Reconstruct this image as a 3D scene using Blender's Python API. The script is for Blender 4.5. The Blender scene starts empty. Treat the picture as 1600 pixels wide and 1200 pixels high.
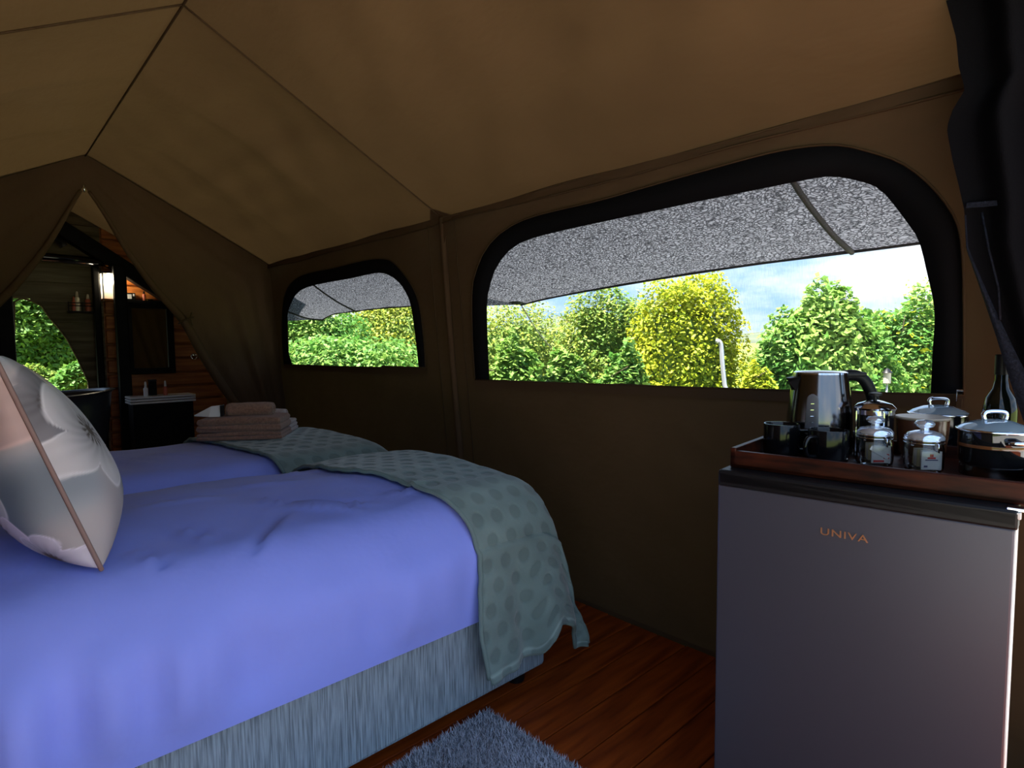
import bpy, bmesh, math, random
import numpy as np
from mathutils import Vector, Matrix
random.seed(7); rng = np.random.default_rng(7)
sc = bpy.context.scene
COL = sc.collection

# ------------------------------------------------------------------ camera
# axes: X towards the window wall, Y towards the rear gable, Z up (metres)
F_PX, YAW, PITCH, ROLL = 924.2, math.radians(42.88), math.radians(3.946), math.radians(-0.518)
CAM = np.array([0.0, 0.0, 1.11])
_f = np.array([math.sin(YAW)*math.cos(PITCH), math.cos(YAW)*math.cos(PITCH), -math.sin(PITCH)])
_r0 = np.array([math.cos(YAW), -math.sin(YAW), 0.0]); _u0 = np.cross(_r0, _f)
_r = _r0*math.cos(ROLL) + _u0*math.sin(ROLL); _u = -_r0*math.sin(ROLL) + _u0*math.cos(ROLL)
cam_d = bpy.data.cameras.new('camera'); cam = bpy.data.objects.new('camera', cam_d); COL.objects.link(cam)
cam_d.sensor_width = 36.0; cam_d.lens = 36.0*F_PX/1600.0; cam_d.clip_start = 0.02; cam_d.clip_end = 3000
M4 = Matrix.Identity(4)
for i in range(3):
    M4[i][0] = _r[i]; M4[i][1] = _u[i]; M4[i][2] = -_f[i]; M4[i][3] = CAM[i]
cam.matrix_world = M4
sc.camera = cam

# ------------------------------------------------------------------ light and exposure
SKY_STRENGTH = 1.15
SUN_STRENGTH = 13.0
sc.view_settings.view_transform = 'Standard'
sc.view_settings.look = 'None'
sc.view_settings.gamma = 1.0
sc.view_settings.use_curve_mapping = False
sc.view_settings.exposure = 1.12
world = bpy.data.worlds.new('sky'); sc.world = world; world.use_nodes = True
wn = world.node_tree; wn.nodes.clear()
def wnode(t, **k):
    n = wn.nodes.new(t)
    for a, b in k.items(): setattr(n, a, b)
    return n
w_out = wnode('ShaderNodeOutputWorld'); w_bg = wnode('ShaderNodeBackground'); w_bg.inputs[1].default_value = SKY_STRENGTH
w_tc = wnode('ShaderNodeTexCoord'); w_sep = wnode('ShaderNodeSeparateXYZ')
w_map = wnode('ShaderNodeMapping'); w_map.inputs['Scale'].default_value = (1.0, 1.0, 3.2)
w_no = wnode('ShaderNodeTexNoise'); w_no.inputs['Scale'].default_value = 3.6; w_no.inputs['Detail'].default_value = 7; w_no.inputs['Roughness'].default_value = 0.58
w_ramp = wnode('ShaderNodeValToRGB'); w_ramp.color_ramp.elements[0].position = 0.44; w_ramp.color_ramp.elements[1].position = 0.66
w_grad = wnode('ShaderNodeValToRGB')
w_grad.color_ramp.elements[0].position = 0.0; w_grad.color_ramp.elements[0].color = (0.22, 0.345, 0.50, 1)
w_grad.color_ramp.elements[1].position = 0.7; w_grad.color_ramp.elements[1].color = (0.20, 0.38, 0.72, 1)
w_mix = wnode('ShaderNodeMix', data_type='RGBA'); w_mix.inputs[7].default_value = (0.60, 0.62, 0.66, 1)
L = wn.links.new
L(w_tc.outputs['Generated'], w_map.inputs[0]); L(w_map.outputs[0], w_no.inputs['Vector'])
L(w_no.outputs[0], w_ramp.inputs[0]); L(w_tc.outputs['Generated'], w_sep.inputs[0]); L(w_sep.outputs[2], w_grad.inputs[0])
L(w_ramp.outputs[0], w_mix.inputs[0]); L(w_grad.outputs[0], w_mix.inputs[6]); L(w_mix.outputs[2], w_bg.inputs[0]); L(w_bg.outputs[0], w_out.inputs[0])

sun_d = bpy.data.lights.new('sun_offscreen', 'SUN'); sun = bpy.data.objects.new('sun_offscreen', sun_d); COL.objects.link(sun)
sun_d.energy = SUN_STRENGTH; sun_d.angle = math.radians(1.2); sun_d.color = (1.0, 0.95, 0.86)
sun_dir = Vector((0.30, -0.12, -1.0)).normalized()      # travels towards +X and down; the sun stands high above the left wall
sun.rotation_euler = sun_dir.to_track_quat('-Z', 'Y').to_euler()
sun.location = (-3, 1.5, 10)
def portal(name, loc, rot, sx, sy):
    d = bpy.data.lights.new(name, 'AREA'); d.shape = 'RECTANGLE'; d.size = sx; d.size_y = sy
    o = bpy.data.objects.new(name, d); COL.objects.link(o); o.location = loc; o.rotation_euler = rot
    d.cycles.is_portal = True
portal('doorway_sky_portal_offscreen', (0.6, 0.02, 1.15), (math.radians(90), 0, 0), 2.5, 2.4)
sc.cycles.use_denoising = True
sc.cycles.max_bounces = 10; sc.cycles.diffuse_bounces = 6; sc.cycles.transparent_max_bounces = 16
sc.cycles.sample_clamp_indirect = 6.0

# ------------------------------------------------------------------ pixel helper (photo is 1600 x 1200)
def ray(px, py): return _f + _r*(px-800)/F_PX - _u*(py-600)/F_PX
def at(px, py, X=None, Y=None, Z=None):
    d = ray(px, py)
    i, v = (0, X) if X is not None else ((1, Y) if Y is not None else (2, Z))
    return CAM + d*((v-CAM[i])/d[i])
def at_depth(px, py, depth): return CAM + ray(px, py)*depth
WX, WZ, WSLOPE = 1.749, 1.722, 0.085          # window wall: X at the eave, eave height, lean outwards per metre down
def wall_x(z): return WX + (WZ - z)*WSLOPE
def at_wall(px, py, off=0.0):
    d = ray(px, py)                              # X + WSLOPE*Z = WX + WSLOPE*WZ + off
    t = (WX + WSLOPE*WZ + off - (CAM[0] + WSLOPE*CAM[2]))/(d[0] + WSLOPE*d[2])
    return CAM + d*t

# ------------------------------------------------------------------ materials
MATS = {}
def mat(name, col, rough=0.6, metal=0.0, var=0.0, vscale=8.0, vstretch=(1, 1, 1), bump=0.0, bscale=60.0, bstretch=(1, 1, 1), bdist=0.01,
        trans=0.0, trans_col=None, emit=0.0, emit_col=None, spec=0.5, glass=0.0, ior=1.45, alpha=1.0, col2=None, sheen=0.0, attr=None, coat=0.0, coords='Object'):
    m = bpy.data.materials.new(name); m.use_nodes = True; MATS[name] = m
    t = m.node_tree; n = t.nodes; n.clear(); lk = t.links.new
    out = n.new('ShaderNodeOutputMaterial'); p = n.new('ShaderNodeBsdfPrincipled')
    p.inputs['Base Color'].default_value = (*col, 1); p.inputs['Roughness'].default_value = rough; p.inputs['Metallic'].default_value = metal
    p.inputs['Specular IOR Level'].default_value = spec; p.inputs['IOR'].default_value = ior
    p.inputs['Transmission Weight'].default_value = glass; p.inputs['Alpha'].default_value = alpha
    p.inputs['Sheen Weight'].default_value = sheen; p.inputs['Coat Weight'].default_value = coat
    if emit: 
        p.inputs['Emission Color'].default_value = (*(emit_col or col), 1); p.inputs['Emission Strength'].default_value = emit
    tc = n.new('ShaderNodeTexCoord')
    src = None
    if attr:
        a = n.new('ShaderNodeAttribute'); a.attribute_name = attr; src = a.outputs['Color']
    if var or col2:
        mp = n.new('ShaderNodeMapping'); mp.inputs['Scale'].default_value = vstretch
        no = n.new('ShaderNodeTexNoise'); no.inputs['Scale'].default_value = vscale; no.inputs['Detail'].default_value = 6
        lk(tc.outputs[coords], mp.inputs[0]); lk(mp.outputs[0], no.inputs['Vector'])
        rp = n.new('ShaderNodeValToRGB'); rp.color_ramp.elements[0].position = 0.32; rp.color_ramp.elements[1].position = 0.68
        lk(no.outputs[0], rp.inputs[0])
        mx = n.new('ShaderNodeMix'); mx.data_type = 'RGBA'; lk(rp.outputs[0], mx.inputs[0])
        if col2:
            mx.inputs[6].default_value = (*col, 1); mx.inputs[7].default_value = (*col2, 1)
        else:
            mx.inputs[6].default_value = (*[c*(1-var) for c in col], 1); mx.inputs[7].default_value = (*[min(1, c*(1+var)) for c in col], 1)
        src = mx.outputs[2]
    if src is not None: lk(src, p.inputs['Base Color'])
    bn = None
    if bump:
        mp2 = n.new('ShaderNodeMapping'); mp2.inputs['Scale'].default_value = bstretch
        nb = n.new('ShaderNodeTexNoise'); nb.inputs['Scale'].default_value = bscale; nb.inputs['Detail'].default_value = 4
        lk(tc.outputs[coords], mp2.inputs[0]); lk(mp2.outputs[0], nb.inputs['Vector'])
        bn = n.new('ShaderNodeBump'); bn.inputs['Strength'].default_value = bump; bn.inputs['Distance'].default_value = bdist
        lk(nb.outputs[0], bn.inputs['Height']); lk(bn.outputs[0], p.inputs['Normal'])
    sh = p.outputs[0]
    if trans:
        tr = n.new('ShaderNodeBsdfTranslucent'); tr.inputs[0].default_value = (*(trans_col or col), 1)
        if attr and not trans_col: lk(src, tr.inputs[0])
        ms = n.new('ShaderNodeMixShader'); ms.inputs[0].default_value = trans
        lk(sh, ms.inputs[1]); lk(tr.outputs[0], ms.inputs[2]); sh = ms.outputs[0]
    lk(sh, out.inputs[0])
    return m

canvas = mat('canvas', (0.082, 0.050, 0.027), 0.85, var=0.15, vscale=1.6, bump=0.8, bscale=4, bstretch=(1.6, 0.7, 1), bdist=0.03, trans=0.05, trans_col=(0.10, 0.060, 0.022), spec=0.10)
canvas_seam = mat('canvas_seam', (0.060, 0.038, 0.020), 0.85, spec=0.1)
canvas_wall = canvas_flap = flap_roll = canvas          # roof, walls and flaps are one cloth
door_black = mat('door_black', (0.006, 0.006, 0.007), 0.9, bump=0.6, bscale=260, bdist=0.002, spec=0.0)
door_edge = mat('door_edge', (0.008, 0.010, 0.017), 0.8, var=0.6, vscale=180, bump=0.8, bscale=220, bdist=0.003, spec=0.2)  # bluer than the flap: light on its weave is put into this colour
black_band = mat('black_band', (0.006, 0.006, 0.007), 0.8, bump=0.2, bscale=200, bdist=0.001, spec=0.05)
black_plastic = mat('black_plastic', (0.006, 0.006, 0.007), 0.4, spec=0.3)
black_gloss = mat('black_gloss', (0.004, 0.004, 0.005), 0.12, spec=0.5)
black_wood = mat('black_wood', (0.005, 0.0045, 0.004), 0.6, var=0.4, vscale=10, spec=0.12)
duvet_m = mat('duvet_cotton', (0.27, 0.35, 0.95), 0.72, bump=0.55, bscale=5.5, bdist=0.015, var=0.05, vscale=3, sheen=0.1, spec=0.2)
base_m = mat('bed_base_fabric', (0.24, 0.31, 0.37), 0.85, var=0.42, vscale=170, vstretch=(1.6, 1.6, 0.07), bump=0.6, bscale=170, bstretch=(1.6, 1.6, 0.08), bdist=0.003, spec=0.1)
runner_m = mat('runner_plush', (0.1, 0.15, 0.15), 0.8, attr='col', bump=0.35, bscale=70, bdist=0.004, sheen=0.35, spec=0.1)
pillow_m = mat('floral_print', (0.5, 0.5, 0.5), 0.75, attr='col', bump=0.25, bscale=6, bdist=0.012, spec=0.2)
white_cotton = mat('white_cotton', (0.62, 0.66, 0.82), 0.8, bump=0.3, bscale=7, bdist=0.01)
piping_m = mat('piping_brown', (0.22, 0.15, 0.13), 0.7)
towel_m = mat('towel_brown', (0.27, 0.145, 0.10), 0.95, var=0.25, vscale=90, bump=1.0, bscale=240, bdist=0.006, sheen=0.3, spec=0.05)
towel_pale = mat('towel_pale', (0.50, 0.42, 0.40), 0.95, var=0.2, vscale=90, bump=1.0, bscale=240, bdist=0.006, sheen=0.3, spec=0.05)
packet_m = mat('packet_white', (0.72, 0.75, 0.80), 0.35)
rug_m = mat('rug_pile', (0.20, 0.22, 0.27), 0.95, attr='col', spec=0.05)
plank_m = mat('floor_wood', (0.13, 0.018, 0.002), 0.45, col2=(0.36, 0.070, 0.007), vscale=3.2, vstretch=(1.0, 9, 3), bump=0.15, bscale=40, bstretch=(0.4, 8, 1), bdist=0.002, spec=0.35)
steel_fridge = mat('fridge_silver', (0.070, 0.073, 0.096), 0.36, metal=0.45, bump=0.04, bscale=400, bdist=0.001, spec=0.5)
white_metal = mat('fridge_white', (0.72, 0.72, 0.66), 0.45)
copper = mat('copper_letters', (0.62, 0.30, 0.15), 0.3, metal=0.8)
chrome = mat('chrome', (0.75, 0.77, 0.82), 0.10, metal=1.0)
steel = mat('kettle_steel', (0.21, 0.20, 0.20), 0.15, metal=1.0)
tray_wood = mat('tray_wood', (0.006, 0.002, 0.0015), 0.4, col2=(0.060, 0.012, 0.004), vscale=7, vstretch=(1.4, 3, 9), spec=0.18)
glass_m = mat('clear_glass', (0.96, 0.98, 1.0), 0.02, glass=1.0, ior=1.45)
lid_clear = mat('frosty_glass', (0.80, 0.86, 0.96), 0.10, metal=0.75, spec=0.9)
glass_amber = mat('amber_glass', (0.16, 0.055, 0.02), 0.05, spec=0.6)
smoke_glass = mat('smoked_glass', (0.008, 0.008, 0.009), 0.03, spec=0.6)
brown_glaze = mat('brown_glaze', (0.10, 0.035, 0.016), 0.2, spec=0.5)
tan_lid = mat('tan_lid', (0.42, 0.33, 0.24), 0.4)
sachet = mat('sachet_paper', (0.62, 0.58, 0.50), 0.6, var=0.15, vscale=30)
sachet_y = mat('sachet_cream', (0.60, 0.52, 0.28), 0.6)
red_print = mat('red_print', (0.50, 0.03, 0.02), 0.6)
dark_print = mat('dark_print', (0.08, 0.06, 0.12), 0.6)
bottle_dark = mat('bottle_glass', (0.004, 0.006, 0.004), 0.05, spec=0.6)
log_orange = mat('varnished_plank', (0.28, 0.075, 0.014), 0.45, col2=(0.50, 0.17, 0.035), vscale=5, vstretch=(0.8, 2, 8), spec=0.3)
grey_plank = mat('weathered_plank', (0.075, 0.058, 0.030), 0.8, col2=(0.20, 0.16, 0.095), vscale=3, vstretch=(0.7, 2, 9), spec=0.15)
mirror_m = mat('mirror_glass', (0.85, 0.87, 0.86), 0.02, metal=1.0)
white_ceramic = mat('white_ceramic', (0.75, 0.76, 0.76), 0.2)
cosmetic_cream = mat('cosmetic_cream', (0.75, 0.66, 0.48), 0.4)
cosmetic_red = mat('cosmetic_red', (0.45, 0.10, 0.05), 0.4)
lamp_glow = mat('lamp_glow', (1.0, 0.93, 0.75), 0.4, emit=60.0, emit_col=(1.0, 0.86, 0.60))
lamp_glass = mat('lamp_shade_glass', (0.40, 0.38, 0.32), 0.4)
tub_dark = mat('tub_dark', (0.03, 0.035, 0.045), 0.3)
leaf_m = mat('leaf', (0.2, 0.4, 0.05), 0.55, attr='col', trans=0.35, spec=0.25)
bark = mat('bark', (0.10, 0.07, 0.045), 0.9, var=0.3, vscale=20)
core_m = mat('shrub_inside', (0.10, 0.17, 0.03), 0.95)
grass_m = mat('lawn', (0.07, 0.12, 0.02), 0.95, col2=(0.17, 0.20, 0.05), vscale=2.5, bump=0.6, bscale=60, bdist=0.03)
reflector_m = mat('reflector_pale', (0.60, 0.59, 0.57), 0.9, var=0.12, vscale=6)  # kept pale so the added slab bounces daylight through the doorway
hill_m = mat('far_hill', (0.075, 0.095, 0.055), 0.95, var=0.3, vscale=0.02)
pipe_m = mat('galvanised_pipe', (0.55, 0.57, 0.60), 0.35, metal=0.6)
rope_m = mat('rope', (0.25, 0.24, 0.22), 0.9)
net_black = mat('net_hem', (0.012, 0.012, 0.014), 0.85)

def shade_net():
    m = bpy.data.materials.new('shade_net'); m.use_nodes = True; t = m.node_tree; n = t.nodes; lk = t.links.new; n.clear()
    out = n.new('ShaderNodeOutputMaterial'); tc = n.new('ShaderNodeTexCoord')
    mp = n.new('ShaderNodeMapping'); mp.inputs['Scale'].default_value = (1, 0.55, 1)
    no = n.new('ShaderNodeTexNoise'); no.inputs['Scale'].default_value = 22; no.inputs['Detail'].default_value = 3
    vo = n.new('ShaderNodeTexVoronoi'); vo.feature = 'DISTANCE_TO_EDGE'; vo.inputs['Scale'].default_value = 115
    add = n.new('ShaderNodeVectorMath'); add.operation = 'MULTIPLY_ADD'; add.inputs[1].default_value = (0.05, 0.05, 0.05)
    lk(tc.outputs['Object'], mp.inputs[0]); lk(mp.outputs[0], no.inputs['Vector']); lk(no.outputs['Color'], add.inputs[0]); lk(mp.outputs[0], add.inputs[2]); lk(add.outputs[0], vo.inputs['Vector'])
    rp = n.new('ShaderNodeValToRGB'); e = rp.color_ramp.elements
    e[0].position = 0.0; e[0].color = (0.012, 0.013, 0.016, 1); e[1].position = 0.26; e[1].color = (0.19, 0.20, 0.23, 1)
    lk(vo.outputs['Distance'], rp.inputs[0])
    d = n.new('ShaderNodeBsdfDiffuse'); tr = n.new('ShaderNodeBsdfTranslucent'); ms = n.new('ShaderNodeMixShader'); ms.inputs[0].default_value = 0.30
    lk(rp.outputs[0], d.inputs[0]); lk(rp.outputs[0], tr.inputs[0]); lk(d.outputs[0], ms.inputs[1]); lk(tr.outputs[0], ms.inputs[2]); lk(ms.outputs[0], out.inputs[0])
    return m
net_m = shade_net()
def screen_mat():
    m = bpy.data.materials.new('insect_screen'); m.use_nodes = True; t = m.node_tree; n = t.nodes; lk = t.links.new; n.clear()
    out = n.new('ShaderNodeOutputMaterial'); a = n.new('ShaderNodeBsdfTransparent'); a.inputs[0].default_value = (1, 1, 1, 1)
    d = n.new('ShaderNodeBsdfDiffuse'); d.inputs[0].default_value = (0.25, 0.25, 0.27, 1)
    tc = n.new('ShaderNodeTexCoord'); w = n.new('ShaderNodeTexNoise'); w.inputs['Scale'].default_value = 120
    mp = n.new('ShaderNodeMapping'); mp.inputs['Scale'].default_value = (1, 3, 0.4)
    mr = n.new('ShaderNodeMapRange'); mr.inputs[1].default_value = 0.35; mr.inputs[2].default_value = 0.7; mr.inputs[3].default_value = 0.03; mr.inputs[4].default_value = 0.13
    ms = n.new('ShaderNodeMixShader')
    lk(tc.outputs['Object'], mp.inputs[0]); lk(mp.outputs[0], w.inputs['Vector']); lk(w.outputs[0], mr.inputs[0]); lk(mr.outputs[0], ms.inputs[0])
    lk(a.outputs[0], ms.inputs[1]); lk(d.outputs[0], ms.inputs[2]); lk(ms.outputs[0], out.inputs[0])
    return m
screen_m = screen_mat()

# ------------------------------------------------------------------ mesh helpers
def tag(o, label, cat, group=None, kind=None):
    o['label'] = label; o['category'] = cat
    if group: o['group'] = group
    if kind: o['kind'] = kind
    return o
def link(o, parent=None):
    COL.objects.link(o)
    if parent is not None: o.parent = parent
    return o
def empty(name, loc=(0, 0, 0), rz=0.0, rot=None):
    o = bpy.data.objects.new(name, None); o.empty_display_size = 0.1; o.location = loc
    o.rotation_euler = rot or (0, 0, rz); return link(o)
def mesh(name, v, f, m, parent=None, smooth=True, loc=None, solid=0.0):
    me = bpy.data.meshes.new(name); me.from_pydata([tuple(map(float, p)) for p in v], [], [tuple(map(int, q)) for q in f]); me.update()
    if smooth: me.polygons.foreach_set('use_smooth', [True]*len(me.polygons))
    me.materials.append(m)
    o = bpy.data.objects.new(name, me)
    if loc is not None: o.location = loc
    if solid:
        md = o.modifiers.new('thick', 'SOLIDIFY'); md.thickness = solid; md.offset = 0
    return link(o, parent)
def bm_obj(name, bm, m, parent=None, smooth=False, loc=None):
    me = bpy.data.meshes.new(name); bmesh.ops.recalc_face_normals(bm, faces=bm.faces); bm.to_mesh(me); bm.free()
    if smooth: me.polygons.foreach_set('use_smooth', [True]*len(me.polygons))
    me.materials.append(m); o = bpy.data.objects.new(name, me)
    if loc is not None: o.location = loc
    return link(o, parent)
def add_box(bm, c, s, bev=0.0, rot=None):
    r = bmesh.ops.create_cube(bm, size=1.0); vs = r['verts']
    bmesh.ops.scale(bm, vec=s, verts=vs)
    if bev:
        es = list({e for v in vs for e in v.link_edges}); q = bmesh.ops.bevel(bm, geom=es, offset=bev, segments=2, affect='EDGES', profile=0.5)
        vs = list({v for f in q['faces'] for v in f.verts} | {v for v in vs if v.is_valid})
    if rot is not None: bmesh.ops.rotate(bm, verts=vs, cent=(0, 0, 0), matrix=rot)
    bmesh.ops.translate(bm, verts=vs, vec=c); return vs
def box(name, c, s, m, parent=None, bev=0.004, rot=None):
    bm = bmesh.new(); add_box(bm, c, s, bev, rot); return bm_obj(name, bm, m, parent)
def grid(fn, nu, nv):
    V = []; Fc = []
    for i in range(nu+1):
        for j in range(nv+1): V.append(fn(i/nu, j/nv))
    for i in range(nu):
        for j in range(nv):
            a = i*(nv+1)+j; Fc.append((a, a+nv+1, a+nv+2, a+1))
    return V, Fc
def sheet(name, fn, nu, nv, m, parent=None, solid=0.0):
    v, f = grid(fn, nu, nv); return mesh(name, v, f, m, parent, True, solid=solid)
def lathe_vf(prof, n=32):
    V = []; Fc = []
    for r, z in prof:
        for k in range(n): a = 2*math.pi*k/n; V.append((r*math.cos(a), r*math.sin(a), z))
    for i in range(len(prof)-1):
        for k in range(n):
            a = i*n+k; b = i*n+(k+1) % n; Fc.append((a, b, b+n, a+n))
    if prof[0][0] > 1e-5: Fc.append(tuple(reversed(range(n))))
    if prof[-1][0] > 1e-5: Fc.append(tuple(range((len(prof)-1)*n, len(prof)*n)))
    return V, Fc
def lathe(name, prof, m, parent=None, n=32, loc=None):
    v, f = lathe_vf(prof, n); o = mesh(name, v, f, m, parent, True, loc)
    es = o.modifiers.new('edges', 'EDGE_SPLIT'); es.split_angle = math.radians(50); return o
def tube_vf(pts, rad, n=8, cap=True):
    P = [Vector(p) for p in pts]; V = []; Fc = []
    rs = rad if hasattr(rad, '__len__') else [rad]*len(P)
    t0 = (P[1]-P[0]).normalized(); up = Vector((0, 0, 1)) if abs(t0.z) < 0.9 else Vector((1, 0, 0))
    nrm = t0.cross(up).normalized()
    for i, p in enumerate(P):
        t = (P[min(i+1, len(P)-1)]-P[max(i-1, 0)]).normalized()
        nrm = (nrm - t*nrm.dot(t)).normalized(); b = t.cross(nrm)
        for k in range(n):
            a = 2*math.pi*k/n; V.append(p + (nrm*math.cos(a)+b*math.sin(a))*rs[i])
    for i in range(len(P)-1):
        for k in range(n):
            a = i*n+k; c = i*n+(k+1) % n; Fc.append((a, c, c+n, a+n))
    if cap: Fc += [tuple(reversed(range(n))), tuple(range((len(P)-1)*n, len(P)*n))]
    return V, Fc
def tube(name, pts, rad, m, parent=None, n=8):
    v, f = tube_vf(pts, rad, n); return mesh(name, v, f, m, parent)
def smooth_pts(pts, k=8):
    P = [np.array(p, float) for p in pts]; out = []
    for i in range(len(P)-1):
        a = P[max(i-1, 0)]; b = P[i]; c = P[i+1]; d = P[min(i+2, len(P)-1)]
        for j in range(k):
            t = j/k; out.append(0.5*((2*b)+(-a+c)*t+(2*a-5*b+4*c-d)*t*t+(-a+3*b-3*c+d)*t**3))
    out.append(P[-1]); return out
def resample(pts, n):
    P = np.array(pts, float); s = np.r_[0, np.cumsum(np.hypot(*np.diff(P, axis=0).T[:2]) if P.shape[1] == 2 else np.linalg.norm(np.diff(P, axis=0), axis=1))]
    t = np.linspace(0, s[-1], n); return np.stack([np.interp(t, s, P[:, k]) for k in range(P.shape[1])], 1)
def set_col(o, cols):
    me = o.data; a = me.color_attributes.new('col', 'FLOAT_COLOR', 'POINT'); c = np.ones((len(me.vertices), 4), np.float32); c[:, :3] = cols
    a.data.foreach_set('color', c.ravel())
def vnoise(seed):
    g = np.random.default_rng(seed); K = g.normal(size=(10, 3)); ph = g.uniform(0, 6.28, 10)
    def f(p, s=1.0):
        p = np.asarray(p, float)*s; return np.sin(p @ K.T + ph).mean(-1)
    return f
def in_poly(x, y, poly):
    c = False; n = len(poly); j = n-1
    for i in range(n):
        if (poly[i][1] > y) != (poly[j][1] > y) and x < (poly[j][0]-poly[i][0])*(y-poly[i][1])/(poly[j][1]-poly[i][1])+poly[i][0]: c = not c
        j = i
    return c
def sstep(a, b, x):
    t = np.clip((np.asarray(x, float)-a)/(b-a), 0, 1); return t*t*(3-2*t)

# ------------------------------------------------------------------ the tent shell
XR, ZR = 0.635, 2.313                       # ridge
XL = 2*XR - WX                              # left eave
Y0, YR, Y1 = 0.10, 2.366, 4.613             # front gable, rafter, rear gable
def left_x(z): return XL - (WZ - z)*WSLOPE
nz1 = vnoise(3); nz2 = vnoise(5)

WIN1_IN = [(765,598),(762,530),(761,474),(766,445),(775,419),(795,392),(824,375),(880,360),(940,347),(1020,330),(1105,312),(1200,293),(1260,281),(1292,276),(1325,279),(1369,292),(1395,318),(1413,342),(1435,375),(1448,425),(1460,485),(1457,550),(1454,617)]
WIN1_OUT = [(742,593),(738,530),(737,474),(738,445),(745,419),(757,392),(775,370),(800,352),(830,339),(880,326),(940,312),(1020,289),(1105,265),(1215,236),(1297,226),(1352,235),(1413,257),(1462,298),(1495,347),(1504,402),(1506,485),(1506,550),(1506,617)]
WIN2_IN = [(458,572),(450,545),(449,497),(453,479),(462,461),(477,450),(508,442),(548,435),(585,427),(603,428),(622,440),(635,459),(642,479),(649,527),(654,574)]
WIN2_OUT = [(443,569),(440,527),(441,481),(447,453),(462,435),(484,426),(523,418),(567,407),(594,404),(612,408),(631,428),(647,453),(656,481),(662,527),(665,574)]
def outlines(a, b, n=60):
    A = resample(smooth_pts(a, 4), n); B = resample(smooth_pts(b, 4), n); return A, B
holes = []
for a, b in ((WIN1_IN, WIN1_OUT), (WIN2_IN, WIN2_OUT)):
    A, B = outlines(a, b); mid = [at_wall(*(0.6*p+0.4*q)) for p, q in zip(A, B)]
    holes.append([(p[1], p[2]) for p in mid])
def wall_right():
    ny, nz = 300, 110; V = []; Fc = []
    for i in range(ny+1):
        y = Y0 + (Y1-Y0)*i/ny
        for j in range(nz+1):
            z = WZ*j/nz; w = 0.010*nz1((y, z*0.7, 0), 6) + 0.004*nz2((y*1.5, z, 0), 16)
            w *= math.sin(math.pi*min(1, max(0, j/nz)))
            V.append((wall_x(z) + w, y, z))
    for i in range(ny):
        for j in range(nz):
            y = Y0 + (Y1-Y0)*(i+.5)/ny; z = WZ*(j+.5)/nz
            if any(in_poly(y, z, h) for h in holes): continue
            a = i*(nz+1)+j; Fc.append((a, a+nz+1, a+nz+2, a+1))
    return mesh('wall_right', V, Fc, canvas_wall)
wr = tag(wall_right(), 'dark brown canvas side wall with two arched windows', 'wall', kind='structure')
def seam_line(name, parent, pts, r=0.0035, m=canvas_seam): return tube(name, pts, r, m, parent, 6)
# vertical pole sleeve and stitched seams on the window wall
sl = [(wall_x(z)-0.006-0.010*math.sin(math.pi*(WZ-z)/WZ), YR, z) for z in np.linspace(WZ-.0, 0.05, 24)]
tube('pole_sleeve', sl, [0.016]*24, canvas_wall, wr, 10)
for yy in (YR-0.10, YR+0.115, YR+0.02): seam_line('seam', wr, [(wall_x(z)-0.012, yy, z) for z in np.linspace(WZ-.02, 0.05, 12)], 0.0025)

sheet('ground_skirt', lambda u, v: (wall_x(0)-0.0015, Y0+(Y1-Y0)*u, 0.012-0.160*v), 20, 2, canvas_wall, wr)
ceil = tag(empty('ceiling', (0, 0, 0)), 'ridged brown canvas tent roof sagging between its rafters', 'ceiling', kind='structure')
def roof(y0, y1, ex, nfold):
    def fn(u, v):
        y = y0 + (y1-y0)*u
        x = XR + (ex-XR)*v; z = ZR + (WZ-ZR)*v
        s = abs(math.sin(math.pi*u*nfold))**0.8*0.035*math.sin(math.pi*v)**0.6 + 0.05*math.sin(math.pi*u)*math.sin(math.pi*v)
        s += (0.040*nz1((x, y*1.2, 0), 5) + 0.016*nz2((x*2, y, 0), 11))*math.sin(math.pi*v)*min(1, 12*u*(1-u))
        side = 1 if ex > XR else -1
        return (x + 0.45*s*side, y, z + 0.75*s)
    return fn
for y0, y1, nf in ((Y0, YR, 1), (YR, Y1, 3)):
    for ex in (WX, XL): sheet('canvas_panel', roof(y0, y1, ex, nf), 60, 40, canvas, ceil)
for ex in (WX, XL):
    for y in (YR, Y1-0.005):
        pts = [(XR+(ex-XR)*v, y, ZR+(WZ-ZR)*v-0.006) for v in np.linspace(0, 1, 12)]; tube('rafter_seam', pts, 0.0038, canvas_seam, ceil, 8)
tube('ridge_seam', [(XR, y, ZR-0.008) for y in np.linspace(Y0, Y1, 10)], 0.0045, canvas_seam, ceil, 8)
for dz, off in ((0.0, 0.004), (-0.030, 0.012)):
    seam_line('eave_seam', ceil, [(wall_x(WZ+dz)-off-0.004*math.sin(9*y), y, WZ+dz+0.004*math.sin(5*y+dz*90)) for y in np.linspace(Y0, Y1, 60)], 0.004)
# eave valance: a narrow hanging strip along the window wall
sheet('valance', lambda u, v: (wall_x(WZ-0.05*v)-0.006-0.010*v-0.004*math.sin(u*70)*v, Y0+(Y1-Y0)*u, WZ-0.030*v), 160, 4, canvas, ceil)
# gusset where rafter, eave and pole meet
mesh('gusset', [(WX-0.012, YR-0.09, WZ-0.004), (WX-0.012, YR+0.09, WZ-0.004), (WX-0.006, YR, WZ-0.15), (WX-0.075, YR, WZ+0.035)], [(0, 1, 2), (0, 3, 1)], canvas, ceil, False)

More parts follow.
